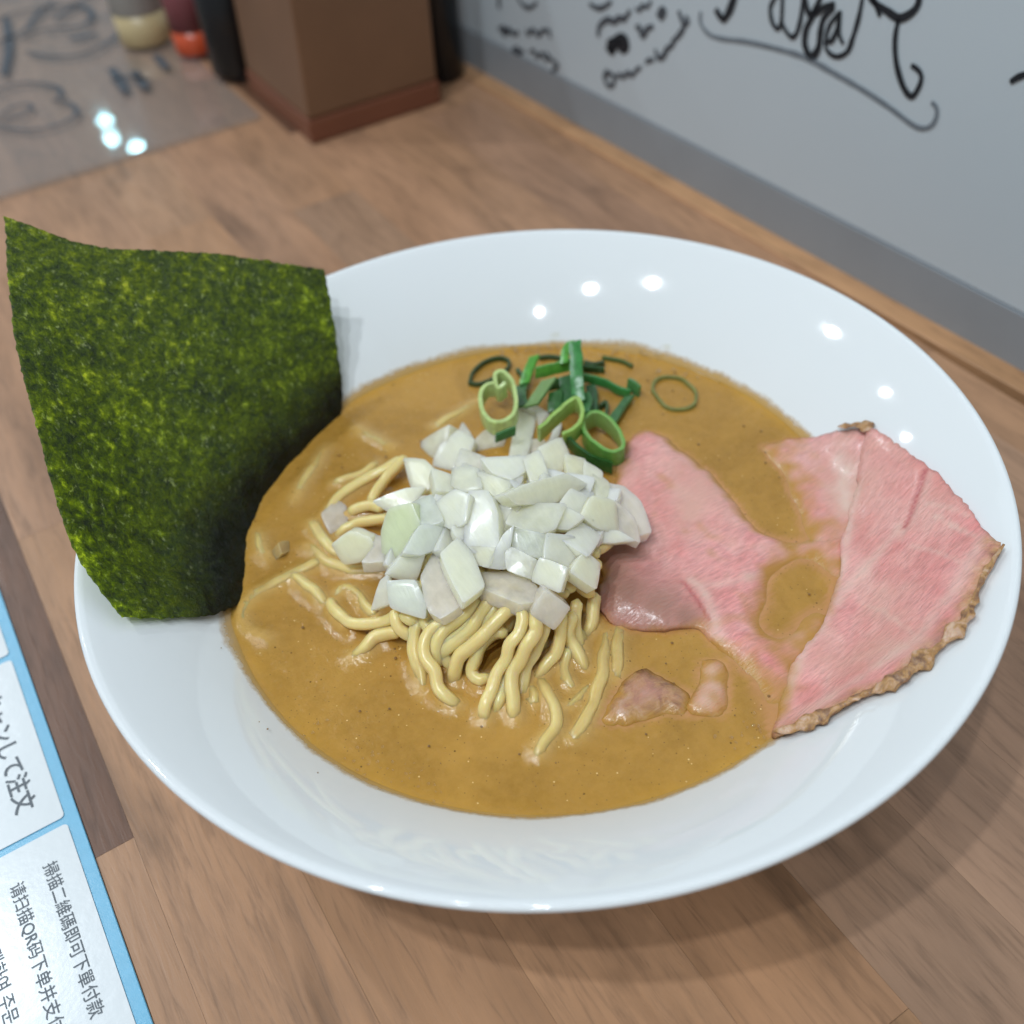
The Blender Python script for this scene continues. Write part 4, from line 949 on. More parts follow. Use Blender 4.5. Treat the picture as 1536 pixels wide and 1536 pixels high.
ONIONS = [
((0.221,-0.244,0.944),[(0.0197,-0.0075,0.049),(0.0232,-0.0095,0.0476),(0.024,-0.0151,0.046),(0.0211,-0.0237,0.0444),(0.0164,-0.023,0.0457),(0.0169,-0.0145,0.0478)]),
((0.071,-0.263,0.962),[(0.0156,-0.0151,0.0504),(0.0164,-0.0218,0.0485),(0.0139,-0.0277,0.0471),(0.0108,-0.0233,0.0485)]),
((-0.143,-0.539,0.83),[(0.0039,-0.0215,0.0513),(0.0097,-0.0243,0.0506),(0.0124,-0.0282,0.0485),(0.0041,-0.0244,0.0495)]),
((-0.196,-0.529,0.826),[(0.0015,0.039,0.034),(0.0048,0.0427,0.0372),(0.0092,0.0432,0.0385),(0.0136,0.0396,0.0373),(0.0092,0.0365,0.0342),(0.0048,0.0367,0.0334)]),
((-0.436,0.048,0.899),[(0.0092,0.0381,0.0326),(0.0123,0.0401,0.034),(0.0207,0.0304,0.0386),(0.0194,0.0264,0.0381),(0.014,0.0286,0.0354)]),
((-0.206,0.065,0.976),[(0.0023,0.05,0.0353),(0.0059,0.053,0.0359),(0.0044,0.0436,0.0362),(0.0001,0.0386,0.0356)]),
((-0.625,-0.059,0.779),[(-0.0134,0.0478,0.032),(-0.0092,0.0536,0.0357),(-0.0015,0.0494,0.0416),(-0.0044,0.0455,0.039),(-0.0107,0.0436,0.0337)]),
((-0.331,-0.209,0.92),[(-0.0111,0.0427,0.0346),(-0.0068,0.046,0.0369),(0.0009,0.0467,0.0399),(0.0031,0.0404,0.0392),(-0.0032,0.0353,0.0358),(-0.0077,0.0374,0.0347)]),
((0.161,-0.019,0.987),[(0.0088,0.0297,0.0386),(0.0244,0.0489,0.0365),(0.0284,0.0444,0.0357),(0.0136,0.027,0.0378)]),
((-0.247,-0.231,0.941),[(0.0238,0.0479,0.0374),(0.0276,0.0451,0.0377),(0.0297,0.0392,0.0368),(0.0244,0.0379,0.0351),(0.0266,0.0422,0.0368)]),
((0.088,-0.387,0.918),[(0.0214,0.0288,0.0368),(0.0242,0.03,0.037),(0.0292,0.0343,0.0383),(0.0296,0.0324,0.0375),(0.0263,0.0292,0.0365),(0.0227,0.0281,0.0363)]),
((0.0,-0.038,0.999),[(-0.0074,0.0162,0.0562),(0.0033,0.0099,0.0559),(0.001,0.0057,0.0558),(-0.0048,0.0046,0.0557),(-0.0079,0.0096,0.0559)]),
((-0.05,-0.043,0.998),[(0.0014,0.0087,0.0561),(0.007,0.0091,0.0564),(0.0035,-0.0009,0.0557),(-0.0016,0.0005,0.0556)]),
((0.331,-0.361,0.872),[(0.0095,0.0135,0.0519),(0.0183,0.0156,0.0494),(0.0168,0.0076,0.0466),(0.007,0.005,0.0493)]),
((0.236,-0.016,0.972),[(0.0152,0.0086,0.0509),(0.0194,0.0044,0.0499),(0.0113,-0.0071,0.0516),(0.0094,-0.0023,0.0522)]),
((0.187,-0.197,0.962),[(0.0177,-0.001,0.0516),(0.019,-0.0072,0.0501),(0.0161,-0.014,0.0493),(0.0126,-0.0104,0.0507)]),
((0.087,-0.166,0.982),[(0.0177,0.0024,0.0525),(0.0195,-0.0037,0.0513),(0.0132,-0.0116,0.0505),(0.011,-0.0068,0.0515)]),
((-0.282,-0.399,0.873),[(-0.038,0.0246,0.0498),(-0.0292,0.022,0.0515),(-0.0246,0.0191,0.0516),(-0.029,0.0173,0.0494),(-0.036,0.0201,0.0484)]),
((-0.37,0.07,0.926),[(-0.0216,0.0378,0.0465),(-0.018,0.032,0.0484),(-0.0181,0.0252,0.0488),(-0.0224,0.0222,0.0474),(-0.0252,0.0267,0.0459)]),
((0.2,-0.156,0.967),[(-0.0213,0.0197,0.0566),(-0.0175,0.0152,0.0551),(-0.0199,0.0098,0.0548),(-0.0242,0.012,0.056)]),
((-0.276,0.27,0.922),[(-0.016,0.0178,0.0556),(-0.0121,0.0112,0.0587),(-0.0156,0.0029,0.0601),(-0.0192,0.0057,0.0582),(-0.0198,0.0123,0.0561)]),
((-0.329,0.017,0.944),[(-0.0131,0.0088,0.0594),(-0.009,-0.0015,0.0611),(-0.0134,-0.0053,0.0596),(-0.0157,0.0014,0.0587)]),
((0.418,-0.741,0.525),[(-0.0143,-0.0099,0.0663),(-0.0076,-0.0078,0.0639),(0.0055,-0.0048,0.0577),(0.011,-0.0059,0.0518),(0.0046,-0.0083,0.0535),(-0.002,-0.0101,0.0562),(-0.0121,-0.0112,0.0627)]),
((0.173,-0.539,0.824),[(-0.0029,-0.015,0.0586),(0.0038,-0.0119,0.0592),(0.0078,-0.0157,0.0559),(0.0028,-0.0188,0.0549),(-0.0011,-0.0189,0.0557)]),
((0.293,-0.621,0.727),[(0.0026,-0.0191,0.0564),(0.0081,-0.0157,0.0571),(0.014,-0.0174,0.0532),(0.0105,-0.0238,0.0492),(0.0051,-0.022,0.0528)]),
((-0.529,-0.054,0.847),[(-0.0164,-0.0048,0.0599),(-0.0121,-0.0106,0.0622),(-0.017,-0.0128,0.059),(-0.0211,-0.0132,0.0564)]),
((-0.111,-0.291,0.95),[(-0.008,-0.018,0.057),(-0.0017,-0.0154,0.0586),(0.0011,-0.0207,0.0573),(-0.0042,-0.0212,0.0565)]),
((0.012,-0.133,0.991),[(-0.0167,-0.0131,0.0604),(-0.0112,-0.0096,0.0608),(-0.0017,-0.0158,0.0599),(-0.008,-0.0204,0.0593),(-0.0125,-0.0194,0.0595)]),
((0.38,-0.201,0.903),[(-0.0069,-0.0236,0.0584),(0.0014,-0.0196,0.0558),(0.004,-0.0248,0.0535),(-0.0037,-0.03,0.0556)]),
((-0.286,-0.626,0.725),[(-0.0267,-0.0186,0.0549),(-0.0204,-0.0159,0.0597),(-0.017,-0.0158,0.0611),(-0.0201,-0.0186,0.0575),(-0.023,-0.0211,0.0542)]),
((0.213,-0.565,0.797),[(-0.0106,-0.0216,0.0594),(-0.0039,-0.0239,0.0559),(-0.0079,-0.0305,0.0523),(-0.0144,-0.0266,0.0569)]),
((-0.3,-0.466,0.832),[(-0.0212,-0.0189,0.0592),(-0.0199,-0.0202,0.0589),(-0.0167,-0.0254,0.0572),(-0.0193,-0.0283,0.0547),(-0.0236,-0.0229,0.0561)]),
((-0.23,-0.465,0.855),[(-0.0176,-0.0157,0.0614),(-0.0106,-0.0221,0.0598),(-0.0145,-0.0263,0.0565),(-0.0199,-0.0201,0.0584)]),
((-0.169,0.115,0.979),[(-0.0318,0.0117,0.0556),(-0.0264,0.0104,0.0567),(-0.0289,-0.001,0.0576),(-0.0327,0.0003,0.0568),(-0.0351,0.0041,0.056)]),
((-0.577,0.004,0.817),[(-0.029,0.0064,0.057),(-0.0226,0.0044,0.0615),(-0.021,-0.0009,0.0627),(-0.0255,-0.0059,0.0595),(-0.0287,-0.0041,0.0572),(-0.0297,0.0007,0.0565)]),
((0.003,-0.291,0.957),[(-0.0287,-0.0043,0.0584),(-0.0245,-0.0045,0.0583),(-0.0278,-0.009,0.057),(-0.029,-0.0072,0.0575)]),
((-0.558,-0.154,0.815),[(-0.0288,-0.0103,0.0565),(-0.0234,-0.0174,0.0589),(-0.0272,-0.0196,0.0559),(-0.0292,-0.0157,0.0552)]),
((-0.382,-0.049,0.923),[(-0.0202,0.0018,0.0618),(-0.0167,-0.0023,0.063),(-0.018,-0.0089,0.0621),(-0.0238,-0.0182,0.0592),(-0.0295,-0.0114,0.0573)]),
((-0.689,-0.29,0.664),[(-0.0419,0.0105,0.0521),(-0.0382,0.0118,0.0566),(-0.0338,0.0076,0.0593),(-0.0347,0.0019,0.0559),(-0.0406,0.0023,0.05),(-0.045,0.0048,0.0465)]),
((0.235,-0.567,0.79),[(-0.043,-0.0039,0.057),(-0.0355,0.0009,0.0582),(-0.0287,-0.0006,0.0551),(-0.0337,-0.0048,0.0536),(-0.039,-0.0054,0.0548)]),
((-0.018,0.128,0.992),[(-0.0437,0.0157,0.0473),(-0.0417,0.0119,0.0478),(-0.0451,0.0042,0.0488),(-0.0501,0.0076,0.0482),(-0.0451,0.0105,0.048)]),
((-0.724,-0.451,0.523),[(-0.0527,0.022,0.044),(-0.0476,0.0192,0.0486),(-0.0444,0.0138,0.0484),(-0.0442,0.0116,0.0467),(-0.0482,0.0129,0.0423),(-0.0523,0.017,0.0402)]),
((-0.483,-0.802,0.352),[(-0.0482,-0.0019,0.0499),(-0.0434,-0.0029,0.0542),(-0.0376,-0.0059,0.0555),(-0.0422,-0.0066,0.0474)]),
((-0.479,-0.443,0.758),[(-0.0546,-0.0049,0.0439),(-0.0494,-0.0019,0.049),(-0.0472,-0.0024,0.0501),(-0.0494,-0.0074,0.0457)]),
((-0.417,-0.414,0.809),[(-0.0489,-0.0059,0.0518),(-0.0433,-0.0101,0.0525),(-0.0437,-0.0159,0.0494),(-0.0457,-0.0178,0.0473),(-0.051,-0.0108,0.0482)]),
((0.187,0.088,0.978),[(-0.0282,-0.0174,0.0543),(-0.0229,-0.0204,0.0536),(-0.0194,-0.0283,0.0536),(-0.0201,-0.0329,0.0541),(-0.0257,-0.0318,0.0551),(-0.0306,-0.0238,0.0553)]),
((-0.145,0.021,0.989),[(-0.0415,-0.01,0.0525),(-0.0346,-0.0047,0.0534),(-0.0381,-0.0235,0.0533),(-0.0437,-0.0233,0.0525),(-0.0449,-0.0199,0.0522)]),
((0.099,-0.063,0.993),[(-0.0351,-0.0097,0.0572),(-0.0285,-0.0074,0.0567),(-0.028,-0.0128,0.0563),(-0.0309,-0.0242,0.0559),(-0.0381,-0.0262,0.0565),(-0.0368,-0.017,0.057)]),
((-0.567,-0.257,0.783),[(-0.0193,-0.0276,0.0532),(-0.0153,-0.0256,0.0568),(-0.0119,-0.0321,0.0571),(-0.0159,-0.0349,0.0533)]),
((-0.234,-0.848,0.476),[(-0.025,-0.0358,0.0521),(-0.0199,-0.0348,0.0563),(-0.0157,-0.039,0.0509),(-0.0211,-0.0396,0.0471)]),
((0.439,-0.525,0.729),[(-0.011,-0.033,0.0563),(-0.0037,-0.0285,0.0551),(-0.001,-0.0315,0.0513),(-0.0061,-0.037,0.0504)]),
((0.045,-0.135,0.99),[(-0.0488,0.0419,0.0373),(-0.0424,0.0443,0.0374),(-0.0413,0.0408,0.0368),(-0.0442,0.0341,0.0361),(-0.0497,0.0342,0.0363)]),
((0.682,-0.284,0.674),[(-0.0638,0.0376,0.0378),(-0.0607,0.0393,0.0353),(-0.0591,0.0374,0.0329),(-0.0645,0.0339,0.0369)]),
]
GREENISH = 38
SPECIAL_ONION = {38: 'pale greenish onion piece on the seaweed side of the diced heap', 41: 'chunky white onion piece lying apart in the broth on the seaweed side',
                 49: 'square onion piece slid lowest onto the noodle loops', 8: 'tall onion stick standing upright against the scallion rings',
                 10: 'thin curled onion sliver touching a pale scallion ring', 51: 'translucent onion flake half sunk at the noodle edge', 52: 'tiny onion chip sunk in broth next to the seaweed',
                 37: 'bright white upright onion block at the middle of the heap', 22: 'longest lens shaped onion piece high on the heap', 50: 'faceted onion cube touching the grey end of a pork slice'}
def onion_label(pts):
    c = sum((Vector(p) for p in pts), Vector())/len(pts)
    u = ((c.x-MCX)*E1[0]+(c.y-MCY)*E1[1])/MA; v = ((c.x-MCX)*E2[0]+(c.y-MCY)*E2[1])/MB
    L = sorted((Vector(pts[k])-Vector(pts[(k+1) % len(pts)])).length for k in range(len(pts)))
    ext = max((Vector(a)-Vector(b)).length for a in pts for b in pts)
    shape = 'long' if L[-1] > 2.1*L[0] and ext > 0.0125 else ('chunky' if ext > 0.0125 else ('squarish' if len(pts) == 4 else 'small many-sided'))
    if u*u+v*v < 0.10: zone = 'crowning the top of the heap'
    elif abs(v) > abs(u): zone = 'on the scallion side of the heap' if v > 0 else 'above the noodle loops at the heap foot'
    else: zone = 'on the pork side of the heap' if u > 0 else 'on the seaweed side of the heap'
    return shape+' white raw onion piece '+zone, 'onion pieces '+zone
for i, (n, pts) in enumerate(ONIONS):
    warm = ro.random()
    col = (0.985-0.02*warm, 0.955-0.045*warm, 0.79-0.14*warm)
    if i == GREENISH: col = (0.80, 0.86, 0.58)
    if i in (44, 32, 39, 33): col = (0.86, 0.90, 0.76)
    if i in (49, 46, 45, 40, 51, 1, 0): col = (0.88, 0.80, 0.68)
    if i == 52: col = (0.60, 0.42, 0.18)
    onion_piece(n, pts, ro.uniform(0.0026, 0.0046), col, SPECIAL_ONION.get(i, onion_label(pts)[0]), (ro.uniform(2, 15), ro.uniform(0, 3.14)), ro.uniform(-0.0008, 0.0014))
# pieces buried in the heap
for i in range(30):
    while True:
        u, v = ro.uniform(-0.8, 0.8), ro.uniform(-0.8, 0.8)
        if u*u+v*v < 0.34 and v > -0.35: break
    q = Vector(mound_pt(u, v, 0.0020))
    n = Vector((ro.gauss(0, .35), ro.gauss(0, .35), 1)).normalized()
    a = n.orthogonal().normalized(); b = n.cross(a)
    s1, s2 = ro.uniform(0.003, 0.0055), ro.uniform(0.003, 0.005)
    pts = [q+a*s1+b*s2, q-a*s1*ro.uniform(.7, 1)+b*s2, q-a*s1-b*s2*ro.uniform(.6, 1), q+a*s1*ro.uniform(.7, 1)-b*s2]
    onion_piece(n, [tuple(p) for p in pts], ro.uniform(0.002, 0.003), (0.97, 0.95, 0.80), 'white raw onion piece mostly hidden inside the heap on the noodles', (ro.uniform(4, 18), ro.uniform(0, 3.14)))

# ------------------------------------------------------------------ scallion
def scallion(pts, height, wall_t, col, label, axis, closed=False, inner_pale=0.0):
    height *= 1.3; wall_t *= 0.82; col = tuple(min(1, c_*1.25) for c_ in col)
    P = [Vector(p) for p in pts]
    path = catmull(P+[P[0]] if closed else P, 0.0005)
    if closed: path = path[:-1]
    path = [p+Vector((noise.noise(p*260), noise.noise(p*260+Vector((4, 0, 0))), 0))*0.00028 for p in path]
    ax = Vector(axis).normalized()
    n = len(path); V = []; Fc = []; att = []
    prof = [(-0.5, -0.46), (-0.46, -0.5), (0.46, -0.5), (0.5, -0.46), (0.5, 0.46), (0.46, 0.5), (-0.46, 0.5), (-0.5, 0.46)]
    S = len(prof)
    cen = sum(path, Vector())/n
    for i, p in enumerate(path):
        t = (path[(i+1) % n if closed else min(i+1, n-1)]-path[(i-1) % n if closed else max(i-1, 0)]).normalized()
        s = t.cross(ax).normalized()
        if s.dot(cen-p) < 0 and closed: s = -s
        b = ax
        wv = 1+0.12*noise.noise(p*700)
        for (w, h) in prof:
            q = p+s*w*wall_t*wv+b*h*height*(1+0.1*noise.noise(p*400+Vector((3, 0, 0))))
            V.append(q); att.append(inner_pale*(1.0 if w > 0 else 0.25))
    m = n if closed else n-1
    for i in range(m):
        i2 = (i+1) % n
        for j in range(S): Fc.append((i*S+j, i*S+(j+1) % S, i2*S+(j+1) % S, i2*S+j))
    if not closed:
        Fc.append(tuple(range(S))); Fc.append(tuple(range((n-1)*S, n*S)))
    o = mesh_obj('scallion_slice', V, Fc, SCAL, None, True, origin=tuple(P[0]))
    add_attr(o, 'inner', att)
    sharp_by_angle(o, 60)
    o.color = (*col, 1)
    tag(o, label, 'scallion', 'sliced scallion')
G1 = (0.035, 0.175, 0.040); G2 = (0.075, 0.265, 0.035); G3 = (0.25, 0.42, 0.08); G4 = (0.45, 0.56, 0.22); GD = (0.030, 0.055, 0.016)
UPC = (-0.05, -0.10, 1.0)
scallion([(0.0212,0.0506,0.044),(0.0187,0.0509,0.043),(0.019,0.0535,0.044),(0.0202,0.0554,0.045),(0.0221,0.0548,0.0455),(0.0232,0.0519,0.045),(0.0223,0.0476,0.043),(0.0194,0.0421,0.042),(0.0159,0.039,0.041),(0.012,0.0399,0.04),(0.0098,0.0433,0.04),(0.0106,0.0484,0.041),(0.0132,0.0529,0.042),(0.0162,0.0546,0.043),(0.0184,0.0527,0.044)], 0.0046, 0.0016, G4, 'pale scallion ring curled into a heart shape beside the onion heap', UPC, inner_pale=0.8)
scallion([(0.0181,0.0271,0.043),(0.023,0.0283,0.044),(0.0292,0.0298,0.045),(0.0334,0.03,0.0455),(0.0333,0.0267,0.045),(0.0305,0.0227,0.044),(0.0268,0.0212,0.043),(0.023,0.022,0.042)], 0.0044, 0.0015, G3, 'light green oval scallion ring propped on the onion heap', UPC, inner_pale=0.7)
scallion([(0.0322,0.0247,0.041),(0.0371,0.0247,0.0415),(0.0388,0.0198,0.041),(0.0382,0.0136,0.04),(0.0361,0.0094,0.039),(0.0321,0.0096,0.039),(0.0299,0.0137,0.04),(0.0297,0.0196,0.041)], 0.0048, 0.0015, G2, 'dark green oval scallion ring lying against the pink pork slice', UPC, True, 0.7)
AXS = (0.80, -0.50, 0.25)
scallion([(0.0478,0.0509,0.05),(0.0449,0.0461,0.048),(0.0416,0.0411,0.0455),(0.0396,0.0377,0.043),(0.0379,0.0347,0.041)], 0.0031, 0.0016, G1, 'tall dark green scallion strip standing upright', AXS)
scallion([(0.0476,0.053,0.049),(0.0447,0.0515,0.048),(0.0416,0.048,0.046)], 0.0020, 0.0013, G2, 'short bright scallion fold behind the upright strip', AXS)
scallion([(0.0337,0.053,0.043),(0.0369,0.0514,0.0435),(0.0405,0.0498,0.044),(0.0444,0.0481,0.0445)], 0.0030, 0.0014, (0.075, 0.235, 0.028), 'bright green scallion strip lying across the upright strip', (0.2, 0.2, 1))
scallion([(0.0394,0.0626,0.041),(0.0356,0.0597,0.04),(0.031,0.0558,0.038)], 0.0026, 0.0014, G2, 'bright green scallion stub leaning at the back of the bunch', AXS)
scallion([(0.0344,0.0463,0.044),(0.0294,0.0435,0.043),(0.0245,0.0415,0.0415)], 0.0036, 0.0014, (0.05, 0.15, 0.05), 'blue green scallion strip with a pale tip above the curled ring', AXS, inner_pale=0.5)
scallion([(0.018,0.0698,0.0353),(0.0224,0.0744,0.0354),(0.0287,0.0765,0.0354),(0.0337,0.0748,0.0354),(0.0347,0.0713,0.0354),(0.031,0.0679,0.0354),(0.0252,0.0669,0.0354),(0.0202,0.0675,0.0353)], 0.0016, 0.0012, GD, 'dull sunken scallion ring floating at the back beside the heap', (0, 0, 1), True)
scallion([(0.064,0.0309,0.0348),(0.068,0.0344,0.0348),(0.0726,0.0335,0.0348),(0.0755,0.0288,0.0348),(0.0744,0.0219,0.0348),(0.07,0.0175,0.0349),(0.0652,0.018,0.0349),(0.0624,0.0226,0.0349)], 0.0014, 0.0013, (0.16, 0.16, 0.04), 'thin sunken scallion ring floating alone in the broth', (0, 0, 1), True)
scallion([(0.0479,0.0477,0.038),(0.0507,0.0444,0.0375),(0.053,0.0409,0.037),(0.0544,0.0363,0.0366),(0.0565,0.0327,0.0366)], 0.0022, 0.0013, G1, 'long dark scallion strip floating toward the back rim', (0.1, 0.1, 1))
scallion([(0.0586,0.0366,0.037),(0.0589,0.0339,0.0374),(0.0594,0.0313,0.0368)], 0.0030, 0.0016, (0.06, 0.17, 0.05), 'small scallion knot at the end of the long floating strip', (0.2, 0.1, 1))
scallion([(0.0551,0.0313,0.0368),(0.0484,0.0277,0.0368),(0.0412,0.0231,0.0366)], 0.0026, 0.0014, (0.04, 0.12, 0.035), 'dark scallion strip slanting down to the pork slice', AXS)
scallion([(0.0518,0.0539,0.0362),(0.0546,0.051,0.036),(0.0576,0.0483,0.0358)], 0.0018, 0.0012, (0.02, 0.06, 0.015), 'dark scallion shred floating behind the upright strip', (0, 0, 1))
scallion([(0.0614,0.0547,0.0353),(0.0647,0.0502,0.0353),(0.0665,0.0449,0.0352)], 0.0012, 0.0014, (0.06, 0.09, 0.02), 'dull scallion shred floating against the back edge of the broth', (0, 0, 1))
scallion([(0.0441,0.0677,0.0354),(0.0476,0.0657,0.0354),(0.0508,0.0619,0.0354)], 0.0012, 0.0016, GD, 'olive scallion shred sunk at the back of the bunch', (0, 0, 1))
scallion([(0.0345,0.066,0.0358),(0.0336,0.0613,0.0358),(0.0318,0.0561,0.0358)], 0.0014, 0.0014, (0.03, 0.07, 0.02), 'dark scallion shred next to the sunken ring', (0, 0, 1))
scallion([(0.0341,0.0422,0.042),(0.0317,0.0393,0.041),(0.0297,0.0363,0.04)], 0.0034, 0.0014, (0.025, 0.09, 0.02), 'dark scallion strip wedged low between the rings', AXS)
scallion([(0.0405,0.0453,0.043),(0.0377,0.0407,0.042),(0.0348,0.0358,0.041)], 0.0036, 0.0014, (0.022, 0.085, 0.022), 'dark scallion strip just behind the upright strip', AXS)
scallion([(0.0422,0.0379,0.04),(0.0401,0.0333,0.04),(0.0366,0.0299,0.04)], 0.0026, 0.0014, (0.04, 0.13, 0.04), 'short scallion piece between upright strip and oval ring', AXS)
scallion([(0.0072,0.0347,0.042),(0.0103,0.0339,0.0425),(0.0133,0.0328,0.043)], 0.0022, 0.0014, (0.04, 0.13, 0.04), 'small scallion bit trapped between curled ring and onion', (0.2, 0.1, 1))
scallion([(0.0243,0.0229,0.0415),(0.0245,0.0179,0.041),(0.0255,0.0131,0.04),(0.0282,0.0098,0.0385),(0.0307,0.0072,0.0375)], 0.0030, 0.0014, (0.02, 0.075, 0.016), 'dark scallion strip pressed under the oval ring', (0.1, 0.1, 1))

scallion([(0.0348,0.0485,0.04),(0.0381,0.0465,0.0405),(0.0415,0.0435,0.04)], 0.0030, 0.0015, (0.020, 0.07, 0.018), 'scallion strip coloured dark as shade, bridging behind the pale tipped strip', (0.1, 0.1, 1))  # these last pieces fill out the bunch; dark colour paints its shadows
scallion([(0.0486,0.0437,0.0365),(0.0449,0.0368,0.037),(0.0403,0.0309,0.0375),(0.0357,0.0276,0.038)], 0.0026, 0.0015, (0.024, 0.08, 0.02), 'scallion shred coloured dark as shade, hanging beside the oval ring', AXS)
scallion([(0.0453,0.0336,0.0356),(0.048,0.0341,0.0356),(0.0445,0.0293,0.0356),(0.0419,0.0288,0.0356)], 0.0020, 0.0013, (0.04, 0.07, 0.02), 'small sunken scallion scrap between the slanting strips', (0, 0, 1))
scallion([(0.0305,0.0565,0.037),(0.0266,0.0514,0.038),(0.0241,0.0456,0.039)], 0.0030, 0.0014, (0.03, 0.10, 0.025), 'scallion shred coloured dark as shade, beside the heart shaped ring', AXS)
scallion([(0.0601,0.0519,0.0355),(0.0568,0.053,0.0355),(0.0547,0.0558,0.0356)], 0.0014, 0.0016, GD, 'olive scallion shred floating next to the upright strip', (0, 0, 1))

# ------------------------------------------------------------------ seaweed sheet
NG = [[(-0.09128,0.12275,0.112),(-0.07136,0.11479,0.099),(-0.04162,0.11182,0.087),(-0.01153,0.10273,0.074)],
      [(-0.10173,0.08736,0.1),(-0.07908,0.0883,0.083),(-0.0512,0.08885,0.069),(-0.01571,0.09362,0.0555)],
      [(-0.10752,0.05972,0.086),(-0.08783,0.06601,0.0665),(-0.06236,0.06822,0.05),(-0.02279,0.08291,0.0365)],
      [(-0.11186,0.03299,0.0695),(-0.0952,0.04301,0.0525),(-0.07209,0.05032,0.0385),(-0.04067,0.07274,0.022)],
      [(-0.10895,0.0162,0.0585),(-0.09765,0.01767,0.0488),(-0.08499,0.02209,0.0385),(-0.06247,0.04568,0.019)]]
def cr1(a, b, c, d, t): return 0.5*((2*b)+(c-a)*t+(2*a-5*b+4*c-d)*t*t+(3*b-a-3*c+d)*t**3)
def spl(P, t):
    n = len(P)-1; x = min(max(t, 0), 1)*n; i = min(int(x), n-1); f = x-i
    a = P[i-1] if i > 0 else P[0]*2-P[1]
    d = P[i+2] if i+2 <= n else P[n]*2-P[n-1]
    return cr1(a, P[i], P[i+1], d, f)
def seaweed():
    G = [[Vector(p) for p in r] for r in NG]
    NU, NV = 130, 170
    V = []; Fc = []; wet = []
    top = []
    for j in range(NV+1):
        t = j/NV
        for i in range(NU+1):
            s = i/NU
            ss, tt = s, t
            if i in (0, NU): ss = s
            p = spl([spl(r, ss) for r in G], tt)
            top.append(p)
    W = NU+1
    def at_(i, j): return top[max(0, min(NV, j))*W+max(0, min(NU, i))]
    pts = []
    for j in range(NV+1):
        for i in range(NU+1):
            p = at_(i, j)
            du = at_(i+1, j)-at_(i-1, j); dv = at_(i, j+1)-at_(i, j-1)
            n = du.cross(dv).normalized()
            if n.z < 0: n = -n
            q = p+n*(0.00045*noise.noise(p*130)+0.00022*noise.noise(p*420)+0.00010*noise.noise(p*1100))
            if i in (0, NU): q = q+du.normalized()*0.00055*noise.noise(p*650)
            if j in (0, NV): q = q+dv.normalized()*0.00055*noise.noise(p*650)
            pts.append((q, n))
            w = max(0, min(1, 1-(p.z-ZS-0.001)/0.017))
            s = i/NU
            wet.append(w*min(1, max(0, (s-0.10)/0.35))+0.0)
    V = [q for q, n in pts]+[q-n*0.0003 for q, n in pts]
    N = len(pts)
    for j in range(NV):
        for i in range(NU):
            a = j*W+i
            Fc.append((a, a+1, a+W+1, a+W)); Fc.append((N+a, N+a+W, N+a+W+1, N+a+1))
    for i in range(NU):
        Fc.append((i, N+i, N+i+1, i+1)); b = NV*W+i; Fc.append((b, b+1, N+b+1, N+b))
    for j in range(NV):
        a = j*W; Fc.append((a, a+W, N+a+W, N+a)); b = j*W+NU; Fc.append((b, N+b, N+b+W, b+W))
    o = mesh_obj('seaweed_sheet', V, Fc, NORI, None, True)
    add_attr(o, 'wet', wet+wet)
    tag(o, 'square sheet of mottled green dried seaweed standing in the soup, leaning on the rim', 'seaweed')
seaweed()

# ------------------------------------------------------------------ menu card
menu = empty('menu_card', (-0.1418-0.075, 0.0, 0.0))
tag(menu, 'laminated white order card with sky blue borders and multilingual print', 'menu')
bm_obj('card', box_bm(0.150, 0.46, 0.0007, 0.0002, 1), CYAN, menu, loc=(0, 0.0, 0.0001))
def panel(x0, x1, y0, y1):
    w, h = x1-x0, y1-y0; r = 0.0012
    bm = bmesh.new()
    vs = []
    for cx, cy, a0 in ((x1-r, y1-r, 0), (x0+r, y1-r, 90), (x0+r, y0+r, 180), (x1-r, y0+r, 270)):
        for k in range(5):
            a = math.radians(a0+k*22.5); vs.append(bm.verts.new((cx+r*math.cos(a)+0.2168, cy+r*math.sin(a), 0.0010)))
    f = bm.faces.new(vs)
    r_ = bmesh.ops.extrude_face_region(bm, geom=[f])
    for v in [g for g in r_['geom'] if isinstance(g, bmesh.types.BMVert)]: v.co.z += 0.00015
    bmesh.ops.recalc_face_normals(bm, faces=bm.faces)
    bm_obj('printed_panel', bm, PAPER, menu)
XI = -0.1452
panel(-0.262, XI, 0.0145, 0.0775)
panel(-0.262, XI, 0.0800, 0.200)
panel(-0.262, XI, -0.215, 0.0122)
def text(body, x, y, size, w=None, bold=0.0):
    c = bpy.data.curves.new('print', 'FONT')
    c.body = body; c.size = size; c.resolution_u = 3; c.offset = bold
    if w: c.space_character = w
    o = bpy.data.objects.new('print', c); COL.objects.link(o)
    bpy.context.view_layer.update()
    me = bpy.data.meshes.new_from_object(o.evaluated_get(bpy.context.evaluated_depsgraph_get()))
    bpy.data.objects.remove(o)
    me.materials.clear(); me.materials.append(TEXTM)
    p = bpy.data.objects.new('print', me); COL.objects.link(p)
    p.parent = menu
    p.rotation_euler = (0, 0, -math.pi/2)
    p.location = (x+0.2168, y, 0.00135)
    return p
text('\u30b9\u30ad\u30e3\u30f3\u3057\u3066\u6ce8\u6587', -0.1560, 0.0740, 0.0065, None, 0.00010)
text('\u6383\u63cf\u4e8c\u7dad\u78bc\u5373\u53ef\u4e0b\u55ae\u4ed8\u6b3e', -0.1537, 0.0034, 0.0041)
text('\u8bf7\u626b\u63cfQR\u7801\u4e0b\u5355\u5e76\u652f\u4ed8', -0.1624, 0.0026, 0.0041)
text('QR\uc744 \uc2a4\uce94\ud558\uc5ec \uc8fc\ubb38', -0.1712, 0.0026, 0.0041)

